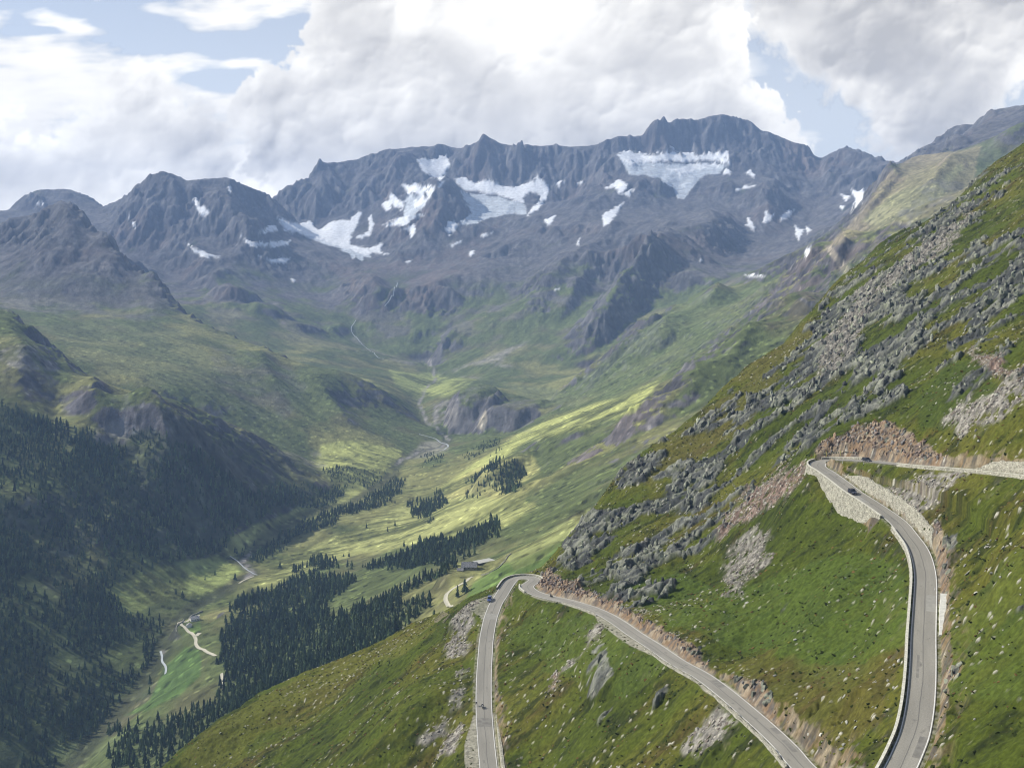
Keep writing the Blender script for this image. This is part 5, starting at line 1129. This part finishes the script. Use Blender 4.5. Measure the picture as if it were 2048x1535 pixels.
#print('things', round(time.time()-T0, 1))
# ---------------------------------------------------------------- rocks: convex angular blocks, half sunk in the slope
import bmesh
def hull_template(seed, n=15, flatk=1.):
    r = random.Random(seed); bm = bmesh.new()
    for i in range(n):
        v = Vector((r.gauss(0,1), r.gauss(0,1), r.gauss(0,1))).normalized(); k = r.uniform(.75, 1.05); bm.verts.new((v.x*k, v.y*k, v.z*k*flatk))
    g = bmesh.ops.convex_hull(bm, input=bm.verts); bmesh.ops.delete(bm, geom=[e for e in g['geom_interior'] if isinstance(e, bmesh.types.BMVert)], context='VERTS')
    bmesh.ops.recalc_face_normals(bm, faces=bm.faces)
    bm.verts.index_update(); V = np.array([v.co[:] for v in bm.verts]); Fc = np.array([[v.index for v in f.verts] for f in bm.faces if len(f.verts) == 3]); bm.free(); return V, Fc
def rotmats(yaw, pitch, roll):
    cy, sy_, cp, sp_, cr, sr = np.cos(yaw), np.sin(yaw), np.cos(pitch), np.sin(pitch), np.cos(roll), np.sin(roll)
    R = np.empty((len(yaw), 3, 3))
    R[:,0,0] = cy*cp; R[:,0,1] = cy*sp_*sr-sy_*cr; R[:,0,2] = cy*sp_*cr+sy_*sr
    R[:,1,0] = sy_*cp; R[:,1,1] = sy_*sp_*sr+cy*cr; R[:,1,2] = sy_*sp_*cr-cy*sr
    R[:,2,0] = -sp_; R[:,2,1] = cp*sr; R[:,2,2] = cp*cr
    return R
def mass_mesh(name, temps, which, P, S, R, colr, mat, smooth=False, parent=None):
    """many small copies in one mesh; colr = albedo of each copy, or (n, template verts, 3) given by a function"""
    vs, fs, cs = [], [], []; off = 0
    for t, (V, Fc) in enumerate(temps):
        m = np.where(which == t)[0]
        if len(m) == 0: continue
        X = np.einsum('nij,nvj->nvi', R[m], V[None]*S[m][:, None, :])+P[m][:, None, :]
        vs.append(X.reshape(-1, 3)); fs.append((Fc[None]+(np.arange(len(m))*len(V))[:, None, None]+off).reshape(-1, 3))
        c = colr[m] if colr.ndim == 2 else colr
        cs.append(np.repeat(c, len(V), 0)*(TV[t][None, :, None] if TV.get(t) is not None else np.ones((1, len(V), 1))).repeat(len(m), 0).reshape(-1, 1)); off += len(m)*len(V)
    V = np.concatenate(vs).astype(np.float32); Fa = np.concatenate(fs).astype(np.int32); Ca = np.concatenate(cs)
    me = bpy.data.meshes.new(name); me.vertices.add(len(V)); me.vertices.foreach_set('co', V.ravel()); me.loops.add(len(Fa)*3); me.loops.foreach_set('vertex_index', Fa.ravel())
    me.polygons.add(len(Fa)); me.polygons.foreach_set('loop_start', np.arange(0, len(Fa)*3, 3, dtype=np.int32)); me.polygons.foreach_set('loop_total', np.full(len(Fa), 3, np.int32)); me.update(calc_edges=True)
    me.polygons.foreach_set('use_smooth', np.full(len(Fa), smooth))
    a = me.attributes.new('albedo', 'FLOAT_COLOR', 'POINT'); cc = np.ones((len(V), 4), np.float32); cc[:, :3] = Ca; a.data.foreach_set('color', cc.ravel())
    me.materials.append(mat); o = bpy.data.objects.new(name, me); C.objects.link(o)
    if parent: o.parent = parent
    return o
TV = {}
rgn = np.random.default_rng(11)
inview = (PXn > -30) & (PXn < 2080) & (PYn < 1580) & (PYn > 200) & (dcr < 12)
PYz = HY-F*Zn/Yn
area = (Yn*Yn)*inview
def pick(wt, n):
    p = (wt*area).ravel(); p = p/p.sum(); k = rgn.choice(p.size, n, p=p); j, i = np.unravel_index(k, Xn.shape)
    x = Xn[j, i]+rgn.uniform(-.3,.3,n); y = Yn[j, i]+rgn.uniform(-.4,.4,n); return x, y, Zn[j, i], j, i
rt = [hull_template(100+i, 14+i % 4) for i in range(8)]
clear = (nearroad > 5.2)
rock_poly = np.zeros_like(rockm)
for i, (p, k) in enumerate(ROCKS): rock_poly = np.maximum(rock_poly, npoly(p, soft=10, wob=20, lam=18, seed=i*3)*k)
grassy = (1-np.clip(rockm+screem+cut, 0, 1))
wR = (rockm*.8+rock_poly*.35)*clear; wS = screem*clear; wG = (grassy*sst(-.45, .6, g1*.6+g2*.8)+.04)*clear; wC = cut*clear
cols_ = [rgb(.36,.36,.30), rgb(.26,.265,.25), rgb(.44,.45,.32), rgb(.18,.18,.18)]
def batch(wt, n, s0, s1, asp, pal, steep=.6, power=2.5, yaw0=.2):
    x, y, z, j, i = pick(wt, n); s = s0+(s1-s0)*rgn.random(n)**power
    S = np.stack([s*rgn.uniform(.8,1.25,n), s*asp[0]*rgn.uniform(.7,1.3,n), s*asp[1]*rgn.uniform(.7,1.3,n)], 1)
    yaw = yaw0+rgn.normal(0, .4, n); pitch = -np.full(n, steep)*rgn.uniform(.4, 1.5, n); roll = rgn.normal(0, .35, n)
    c = np.array(pal)[rgn.integers(0, len(pal), n)]*rgn.uniform(.75, 1.2, (n, 1))
    return dict(P=np.stack([x, y, z+s*asp[1]*.15], 1), S=S, R=rotmats(yaw, pitch, roll), yaw=yaw, pitch=pitch, roll=roll, c=c, w=rgn.integers(0, 8, n), px=PXn[j, i], py=PYz[j, i])
b1 = batch(wR*sst(.1,.6,rockm), 3000, .3, 3.4, (.45,.38), [rgb(.20,.20,.17), rgb(.12,.125,.115), rgb(.32,.33,.24), rgb(.07,.07,.07)], .95, 3.2, 1.05)
b2 = batch(wS, 9500, .16, .95, (.7,.45), [rgb(.36,.33,.28), rgb(.26,.23,.19), rgb(.42,.39,.32), rgb(.2,.17,.14)], .6, 2.2)
b3 = batch(wG, 4200, .14, .75, (.7,.5), [rgb(.40,.39,.33), rgb(.30,.29,.25)], .5, 3.6)
b4 = batch(wC, 1500, .3, 1.5, (.6,.5), [rgb(.30,.21,.14), rgb(.22,.17,.14), rgb(.34,.27,.19), rgb(.2,.19,.18)], 1.1, 2.)
b1['P'][:, 2] += .2
sc_col = (1-.0*b2['px'])[:, None]
# blend the scree colour towards brown where the bank is brown
def zone(px, py, size):
    if py < 905 and px > 1440:
        wh = 'close under the skyline' if py < np.interp(px, [p[0] for p in SIL], [p[1] for p in SIL])+110 else ('right above the brown cliff' if py > 780 else 'in the middle of the crags') 
        wh += ' at the right edge' if px > 1900 else (' above the upper hairpin' if px > 1600 else ' left of the upper hairpin')
    elif px > 1850: wh = 'right of the right hand road, '+('near its upper bend' if py < 1150 else 'near the culvert wall' if py < 1320 else 'in the bottom right corner')
    elif px < 965: wh = 'left of the lower left road, '+('below the snow fence' if py < 1400 else 'near the bottom edge')
    elif py < 1200 and px < 1440: wh = 'in the crags '+('right above the lower hairpin' if px < 1210 else 'halfway up the skyline' if px < 1330 else 'left of the brown scree')
    else:
        ib = np.interp(px, [p[0] for p in ROAD_B[1:20]][::-1], [p[1] for p in ROAD_B[1:20]][::-1])
        wh = ('on the slope between the two roads, ' if py < ib else 'below the diagonal road, ')+('towards its left end' if px < 1250 else 'at its middle' if px < 1480 else 'towards the right hand road')
    return f'{size} grey rock {wh}', f'rocks {wh}'
B = {k: np.concatenate([b[k] for b in (b1, b2, b3, b4)]) for k in b1}
vis_size = np.prod(B['S'], 1)**(1/3)/B['P'][:, 1]; ok = (B['px'] > 5) & (B['px'] < 2040) & (B['py'] < 1530)
top = np.argsort(-vis_size*ok)[:290]; rest = np.ones(len(B['w']), bool); rest[top] = False
m_rock = terrain_mat('rock_faces', 1.1, 3., .35, .6, .12)
def obj_rock_mat():
    m, nt, b = new_mat('boulder_rock'); oi = N(nt, 'ShaderNodeObjectInfo'); g = N(nt, 'ShaderNodeNewGeometry'); n = N(nt, 'ShaderNodeTexNoise'); n.inputs['Scale'].default_value = .9; n.inputs['Detail'].default_value = 8; nt.links.new(g.outputs['Position'], n.inputs['Vector'])
    x = N(nt, 'ShaderNodeMix'); x.data_type = 'RGBA'; x.inputs[6].default_value = (.10,.102,.095,1); x.inputs[7].default_value = (.30,.31,.225,1); r = N(nt, 'ShaderNodeMapRange'); r.inputs[1].default_value = .35; r.inputs[2].default_value = .65; nt.links.new(n.outputs[0], r.inputs[0]); nt.links.new(r.outputs[0], x.inputs[0])
    h = N(nt, 'ShaderNodeMapRange'); h.inputs[3].default_value = .7; h.inputs[4].default_value = 1.1; nt.links.new(oi.outputs['Random'], h.inputs[0]); y = N(nt, 'ShaderNodeMix'); y.data_type = 'RGBA'; y.blend_type = 'MULTIPLY'; y.inputs[0].default_value = 1
    nt.links.new(x.outputs[2], y.inputs[6]); nt.links.new(h.outputs[0], y.inputs[7]); nt.links.new(y.outputs[2], b.inputs['Base Color']); b.inputs['Roughness'].default_value = .95; b.inputs['Specular IOR Level'].default_value = .1; return m
m_boulder = obj_rock_mat(); rmesh = []
for k, (V, Fc) in enumerate(rt):
    me = bpy.data.meshes.new('boulder'); me.from_pydata(V.tolist(), [], Fc.tolist()); me.materials.append(m_boulder); me.update(); rmesh.append(me)
for k in top:
    o = bpy.data.objects.new('boulder', rmesh[int(B['w'][k])]); o.location = B['P'][k]; o.scale = B['S'][k]; o.rotation_euler = (B['roll'][k], B['pitch'][k], B['yaw'][k]); C.objects.link(o)
    vs_ = np.prod(B['S'][k])**(1/3); lb, gr = zone(B['px'][k], B['py'][k], 'huge' if vs_ > 1.9 else 'large' if vs_ > 1.45 else 'middling' if vs_ > 1.1 else 'smaller'); tag(o, lb, 'boulder', gr)
sr = mass_mesh('scree', rt, B['w'][rest], B['P'][rest], B['S'][rest], B['R'][rest], B['c'][rest], m_rock); sr['kind'] = 'stuff'
# pale stones set in a row behind both hairpins
rr_ = random.Random(2)
for (p0, p1, n_, lb) in (((1647,909),(1722,907),15,'pale stone in the row behind the upper hairpin at the foot of the brown cliff'), ((1003,1151),(1083,1143),14,'pale stone in the row along the grass beyond the lower hairpin')):
    for k in range(n_):
        t = (k+rr_.uniform(-.3,.3))/n_; p = hit(p0[0]+(p1[0]-p0[0])*t, p0[1]+(p1[1]-p0[1])*t-3*math.sin(math.pi*t))
        if p is None or p.y > 600: continue
        o = bpy.data.objects.new('edge_stone', rmesh[k % 8]); o.location = p+Vector((0,0,.25)); s = rr_.uniform(.35,.6); o.scale = (s, s*.8, s*.9); C.objects.link(o); tag(o, lb, 'stone', lb.split(' at ')[0].replace('pale stone in the row', 'pale stones in the row'))
# low heath clumps that give the slope its grain
rt2 = [hull_template(300+i, 12, .8) for i in range(5)]
n_h = 15000; x, y, z, j, i_ = pick(grassy*sst(-.6,.5,g3+g2*.5)*(nearroad > 4.6), n_h); s = .22+.55*rgn.random(n_h)**2
hc = np.array([rgb(.03,.04,.010), rgb(.06,.078,.014), rgb(.12,.12,.024), rgb(.13,.085,.03), rgb(.04,.055,.012)])[rgn.integers(0, 5, n_h)]*rgn.uniform(.7,1.25,(n_h,1))
hb = mass_mesh('low_heath', rt2, rgn.integers(0, 5, n_h), np.stack([x, y, z], 1), np.stack([s*1.2, s, s*.55], 1), rotmats(rgn.random(n_h)*6.28, np.full(n_h, -.5), rgn.normal(0,.1,n_h)), hc, m_near); hb['kind'] = 'stuff'
print('rocks', round(time.time()-T0, 1))
# ---------------------------------------------------------------- conifers
def conifer(seed, layers=7, seg=9, slim=.17, ragged=.35):
    r = random.Random(seed); V = []; Fc = []; tone = []
    for k in range(layers):
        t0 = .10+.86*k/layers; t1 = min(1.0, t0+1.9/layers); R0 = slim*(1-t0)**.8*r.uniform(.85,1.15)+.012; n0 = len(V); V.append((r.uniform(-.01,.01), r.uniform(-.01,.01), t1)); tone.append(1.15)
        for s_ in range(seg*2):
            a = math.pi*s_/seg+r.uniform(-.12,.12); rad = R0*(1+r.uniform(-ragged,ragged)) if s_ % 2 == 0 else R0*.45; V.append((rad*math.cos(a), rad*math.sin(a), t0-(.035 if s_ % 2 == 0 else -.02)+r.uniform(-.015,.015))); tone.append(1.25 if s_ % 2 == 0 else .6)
        for s_ in range(seg*2): Fc.append((n0, n0+1+s_, n0+1+(s_+1) % (seg*2)))
    return np.array(V), np.array(Fc), np.array(tone)
ct = [conifer(20+k, 6, 6, s_) for k, s_ in enumerate((.16,.19,.145,.21))]; ctV = [(v, f) for v, f, t in ct]
trunk_b = MB().tube((0,0,-.06), (0,0,.9), .018, .004, 5); tr_V = np.array(trunk_b.v); tr_F = np.array([q for f in trunk_b.f for q in ([(f[0],f[k],f[k+1]) for k in range(1, len(f)-1)])])
m_conif = terrain_mat('conifer_needles', .35, 1.5, .3, .5, .3); m_bark = flat('larch_bark', (.10,.075,.055), .9, 0, .2, 1)
gxs, gys = np.meshgrid(np.arange(-1250, 520, 6.2), np.arange(1000, 2750, 6.4)); gxs = gxs.ravel()+rgn.uniform(-2.8,2.8,gxs.size); gys = gys.ravel()+rgn.uniform(-2.8,2.8,gys.size)
fi = (gxs/gys-us[0])/(us[1]-us[0]); fj = np.log(gys/640)/math.log(9300/640)*(NY-1)
den = bilin(forest, fi, fj); clump = fbm(gxs[None], gys[None], 85, 3, 1701)[0]; keep_ = rgn.random(gxs.size) < np.clip(den*(np.where(gxs/gys > -.275, 1.25, .88)+clump*1.2), 0, 1)*sst(0.08,.35,den)
gxs, gys, fi, fj = gxs[keep_], gys[keep_], fi[keep_], fj[keep_]
# a few that stand alone in the meadows
lone = [(687,1113),(698,1113),(790,1052),(470,1105),(733,1056),(775,1063),(808,1093),(640,1018),(300,1190),(352,1188),(365,1196),(340,1165),(410,1160),(430,1150),(470,1160),(845,935),(995,1075),(930,1185),(915,1195),(868,1245),(560,1135)]
lp = [hit(a, b, False) for a, b in lone]; lp = [p for p in lp if p is not None]
gxs = np.r_[gxs, [p.x for p in lp]]; gys = np.r_[gys, [p.y for p in lp]]; fi = (gxs/gys-us[0])/(us[1]-us[0]); fj = np.log(gys/640)/math.log(9300/640)*(NY-1)
gz = bilin(Zf, fi, fj); nT = len(gxs); clumpT = fbm(gxs[None], gys[None], 120, 3, 1777)[0]; hT = (6.5+8.5*rgn.random(nT)**1.3)*(1-.45*sst(1900, 2500, gys))*(1+.35*clumpT)*np.where(rgn.random(nT) < .15, .65, 1)
pxT = HX+F*gxs/gys; pyT = HY-F*gz/gys
larch = rgn.random(nT) < .3
cT = np.where(larch[:, None], rgb(.09,.125,.055), rgb(.046,.072,.042))*rgn.uniform(.6, 1.5, (nT, 1)); wT = rgn.integers(0, 4, nT)
silpy = np.interp(pxT, [p[0] for p in SIL], [p[1] for p in SIL]); seen = (pxT > 4) & (pxT < 2040) & (pyT < 1528) & (pyT < silpy-2)
score = np.where(seen, hT/gys, 0); topT = np.argsort(-score)[:300]; restT = np.ones(nT, bool); restT[topT] = False
print('trees', nT)
PT = np.stack([gxs, gys, gz], 1); wd = rgn.uniform(.95, 1.4, nT)*np.where(larch, 1.12, 1.); ST = np.stack([hT*wd, hT*wd, hT], 1); yawT = rgn.random(nT)*6.28; zT = np.zeros(nT)
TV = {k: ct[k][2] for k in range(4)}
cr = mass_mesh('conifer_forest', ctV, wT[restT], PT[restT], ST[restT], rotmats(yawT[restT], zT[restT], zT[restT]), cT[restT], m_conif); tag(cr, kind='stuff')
TV = {}
def crown_mat(name, c):
    m = flat(name, c, .9, 0, .3, .4, .1); return m
m_sp = crown_mat('spruce_needles', (.062,.092,.05)); m_la = crown_mat('larch_needles', (.105,.14,.06)); cm = {}
tme = bpy.data.meshes.new('trunk'); tme.from_pydata(tr_V.tolist(), [], tr_F.tolist()); tme.materials.append(m_bark)
for k in range(4):
    for lar in (0, 1): me = bpy.data.meshes.new('crown'); me.from_pydata(ct[k][0].tolist(), [], ct[k][1].tolist()); me.materials.append((m_sp, m_la)[lar]); cm[k, lar] = me
for k in topT:
    lar = int(larch[k]); r_ = bpy.data.objects.new('larch_tree' if lar else 'spruce_tree', None); C.objects.link(r_); r_.location = PT[k]; r_.scale = ST[k]; r_.rotation_euler = (0, 0, yawT[k])
    for nm, me in (('crown', cm[int(wT[k]), lar]), ('trunk', tme)): c_ = bpy.data.objects.new(nm, me); C.objects.link(c_); c_.parent = r_
    kind = ('light green larch', 'dark spruce')[1-lar]; sz = 'very tall' if hT[k] > 15 else 'tall' if hT[k] > 13 else 'middling' if hT[k] > 11 else 'short'
    if pxT[k] < 330: wh = 'in the bottom left corner' if pyT[k] > 1460 else 'above the bottom left clearing'
    elif pyT[k] > 1330: wh = 'behind the long grassy ridge, '+('at its left foot' if pxT[k] < 420 else 'where it first rises' if pxT[k] < 520 else 'behind its middle')
    elif pxT[k] < 700: wh = 'in the valley wood '+('closest to the two huts' if pxT[k] < 520 else 'by the ridge crest' if pyT[k] > 1230 else 'towards its upper left')
    else: wh = 'in the wood '+('left of the farmhouse' if pxT[k] < 820 else 'just below the farmhouse')
    tag(r_, f'{sz} {kind} {wh}', 'tree', f'{sz} {kind} trees {wh}')
print('forest', round(time.time()-T0, 1))
# ---------------------------------------------------------------- alp buildings, tracks, stream
def gable(name, loc, rz, L, D, Hw, Hr, wallm, roofm, label, cat='building', win=3, over=.6, chimney=True, wood_top=False):
    """ridge runs along x; the front wall faces -y"""
    root = empty(name, loc, rz, label, cat); l, d = L/2, D/2
    wl = MB().add([(-l,-d,-2.5),(l,-d,-2.5),(l,d,-2.5),(-l,d,-2.5),(-l,-d,Hw),(l,-d,Hw),(l,d,Hw),(-l,d,Hw),(-l,0,Hr-.15),(l,0,Hr-.15)], [(0,1,5,4),(2,3,7,6),(1,2,6,9,5),(3,0,4,8,7),(3,2,1,0)]).build('wall', wallm, root)
    ex, ey = l+over, d+over; dz = (Hr-Hw)/d*over; T_ = .28
    rf = MB()
    for s in (-1, 1): rf.loft([[(x, 0, Hr), (x, s*ey, Hw-dz), (x, s*ey, Hw-dz-T_), (x, 0, Hr-T_)] for x in (-ex, ex)])
    rf = rf.build('roof', roofm, root)
    if chimney: MB().box(l*.35-.4, l*.35+.4, -.9, -.1, Hr-.9, Hr+.9).build('chimney', wallm, rf)
    for k in range(win):
        x = -l+L*(k+.8)/(win+.6); w_ = MB().box(x-.55, x+.55, -d-.05, -d+.05, Hw*.38, Hw*.78).build('window', m_glass, root); MB().box(x-.65,x+.65,-d-.1,-d-.02,Hw*.34,Hw*.38).build('sill', m_wood, w_)
    MB().box(l-1.9, l-.9, -d-.06, -d+.05, -.2, 1.9).build('door', m_woodd, root)
    if wood_top: MB().add([(-l-.03,-d,Hw*.6),(-l-.03,d,Hw*.6),(-l-.03,d,Hw),(-l-.03,0,Hr-.2),(-l-.03,-d,Hw)], [(0,1,2,3,4)]).build('gable_boards', m_woodd, root)
    return root
p = hit(938, 1157, False); fl = zfar(-42, 1150)
gable('alpine_farmhouse', (W(939,1153,1150)[0], 1150, fl), math.radians(-4), 15.5, 12, 3.4, 7.2, m_wood, m_slate, 'long grey slate-roofed alp farmhouse on the green terrace above the wood')
gable('farmhouse_annexe', (W(925,1158,1146)[0]-2, 1143, fl-1.2), math.radians(-4), 6, 7, 2.2, 3.8, m_render, m_slate, 'small pale stone annexe at the left end of the alp farmhouse', win=1, chimney=False)
t_ = empty('terrace', (W(918,1160,1138)[0]+1, 1139, fl-1.6), 0, 'pale paved terrace with a low wall left of the alp farmhouse', 'terrace')
MB().box(-8, 5, -4, 5, -3, 0).build('paving', m_conc, t_); MB().box(-8.2, 5, -4.3, -4.0, -3, .8).box(-8.3, -8.0, -4, 5, -3, .8).build('low_wall', m_cap, t_)
a0 = Vector(W(952,1137,1163)); a1 = Vector(W(984,1122,1196)); s_ = empty('long_shed', (a0.x, a0.y, fl), math.atan2(a1.y-a0.y, a1.x-a0.x), 'long low shed with a pale metal roof behind the alp farmhouse', 'shed'); Ls = (a1-a0).length
g1_ = zfar(a1.x, a1.y)-fl; MB().add([(0,-3.5,-3),(Ls,-3.5,g1_-2),(Ls,3.5,g1_-2),(0,3.5,-3),(0,-3.5,2.4),(Ls,-3.5,g1_+1.6),(Ls,3.5,g1_+2.6),(0,3.5,3.6)], [(0,1,5,4),(1,2,6,5),(2,3,7,6),(3,0,4,7)]).build('wall', m_woodd, s_)
MB().add([(-.5,-4.2,2.4),(Ls+.6,-4.2,g1_+1.6),(Ls+.6,4.1,g1_+2.9),(-.5,4.1,3.9),(-.5,-4.2,2.6),(Ls+.6,-4.2,g1_+1.8),(Ls+.6,4.1,g1_+3.1),(-.5,4.1,4.1)], [(3,2,1,0),(4,5,6,7),(0,1,5,4),(1,2,6,5),(2,3,7,6),(3,0,4,7)]).build('roof', m_conc, s_)
hz_ = zfar(-427, 1486)
gable('alpine_hut', (W(389,1220,1498)[0], 1498, zfar(*W(389,1220,1498)[:2])+.2), math.radians(28), 11, 8.5, 3.0, 6.0, m_render, m_roofp, 'larger hut with whitewashed front and pale shingle roof above the gorge', win=3)
gable('alpine_hut', (W(378,1242,1470)[0], 1470, zfar(*W(378,1242,1470)[:2])+.2), math.radians(98), 6.5, 6.5, 2.6, 4.6, m_render, m_roofp, 'smaller hut with a white gable end below the larger hut by the gorge', win=1, chimney=False)
def drape(name, pxs, width, mat, kind='structure', lift=.35, near=False, label=None, cat=None, wallh=0):
    P = [hit(a, b, near) for a, b in pxs]; P = [q for q in P if q is not None]; Q = catmull([tuple(q) for q in P], 2.5)
    n = road_frame(Q); f_ = zfar if not near else znear; V = []; ks = (-1, -.33, .33, 1)
    for i, q in enumerate(Q):
        zc = max(f_(q[0]+n[i][0]*width/2*a, q[1]+n[i][1]*width/2*a) for a in (-.5, 0, .5))
        for a in ks:
            x_ = q[0]+n[i][0]*width/2*a; y_ = q[1]+n[i][1]*width/2*a; V.append((x_, y_, max(f_(x_, y_), zc-.5)+lift))
    m_ = MB(); m_.v = V; K = len(ks); m_.f = [(i*K+j, i*K+j+1, (i+1)*K+j+1, (i+1)*K+j) for i in range(len(Q)-1) for j in range(K-1)]
    if wallh:
        secs = []
        for i, q in enumerate(Q): z_ = f_(q[0], q[1]); secs.append([(q[0]-n[i][0]*width/2, q[1]-n[i][1]*width/2, z_-1), (q[0]-n[i][0]*width/2, q[1]-n[i][1]*width/2, z_+wallh), (q[0]+n[i][0]*width/2, q[1]+n[i][1]*width/2, z_+wallh), (q[0]+n[i][0]*width/2, q[1]+n[i][1]*width/2, z_-1)])
        m_ = MB().loft(secs)
    o = m_.build(name, mat); 
    if not wallh and o.data.polygons[0].normal.z < 0: o.data.flip_normals()
    return tag(o, label, cat, kind=kind)
drape('path', [(946,1153),(936,1160),(925,1167),(912,1173),(901,1180),(893,1189),(891,1200),(895,1209),(903,1214)], 4.2, m_gravel)
drape('path', [(398,1229),(380,1238),(366,1243),(357,1243),(362,1248),(367,1251.6),(376,1262),(384.5,1267.4),(389,1273),(392,1280),(391,1286),(393,1291),(400,1297),(413,1303),(432,1311)], 4.0, m_gravel)
drape('path', [(392,1272),(396,1268),(401,1265)], 7, m_gravel)
drape('path', [(443,1346),(444,1356),(443,1366),(447,1378)], 3.2, m_gravel)
drape('path', [(478,1166),(486,1161),(497,1156),(508,1152)], 3.5, m_gravel)
drape('stone_wall', [(405,1222),(392,1228),(380,1234),(366,1242),(356,1249),(352,1256),(353,1264)], 1.1, m_wall, 'thing', label='dark dry stone wall curving beside the track at the two huts', cat='wall', wallh=1.5)
drape('stone_wall', [(1022,1108),(1010,1122),(1000,1133),(990,1140),(975,1147),(962,1150)], 1., m_wall, 'thing', label='thin dry stone wall running down the green terrace to the alp farmhouse', cat='wall', wallh=1.1)
m_water = flat('white_water', (.40,.43,.44), .35, 0, .25, .5, .5)
drape('stream', [(321,1302),(324,1312),(324,1322),(329,1330),(332,1338),(330,1348)], 2.6, m_water, lift=.6)
drape('stream', [(460,1112),(475,1122),(490,1136),(505,1146),(516,1150)], 2.2, m_water, lift=.6)
drape('stream', [(838,868),(860,874),(872,878),(880,884),(893,888),(896,893),(890,898),(880,902)], 4, m_water, lift=.6)
drape('stream', [(795,566),(788,580),(783,592),(776,605),(769,614)], 3.5, m_water, lift=1.5)
drape('stream', [(712,640),(704,652),(703,662),(712,674),(724,688),(738,700),(752,711),(768,718)], 2.8, m_water, lift=1.)
for o in C.objects:
    if o.parent is None and o.name.split('.')[0] in ('retaining_wall', 'parapet_wall', 'headwall', 'stone_wall', 'terrace', 'alpine_farmhouse', 'snow_fence'): o['kind'] = 'thing'
print('alps', round(time.time()-T0, 1))
# ---------------------------------------------------------------- haze: one closed box of thin air round the scene
def haze():
    x0, x1, y0, y1 = -9800, 10800, -300, 10200; z0 = -640.; z1 = 1260.
    zmin = min(float(Zf.min()), float(Zn[vis].min()))-1.; zmax = max(float(Zf.max()), 5)+4.
    me = bpy.data.meshes.new('haze'); v = [(x, y, z) for z in (zmin, zmax) for y in (y0, y1) for x in (x0, x1)]
    me.from_pydata(v, [], [(0,2,3,1),(4,5,7,6),(0,1,5,4),(2,6,7,3),(0,4,6,2),(1,3,7,5)]); me.update()
    o = bpy.data.objects.new('haze', me); C.objects.link(o); o['kind'] = 'stuff'
    m = bpy.data.materials.new('thin_air'); m.use_nodes = True; nt = m.node_tree; nt.nodes.clear(); out = nt.nodes.new('ShaderNodeOutputMaterial')
    p = nt.nodes.new('ShaderNodeVolumePrincipled'); p.inputs['Color'].default_value = HAZE_C; p.inputs['Density'].default_value = HAZE_D; p.inputs['Anisotropy'].default_value = 0.
    nt.links.new(p.outputs[0], out.inputs['Volume']); me.materials.append(m)
    m.cycles.homogeneous_volume = True
HAZE_D = 7.2e-5; HAZE_C = (.42,.61,1,1)
haze()
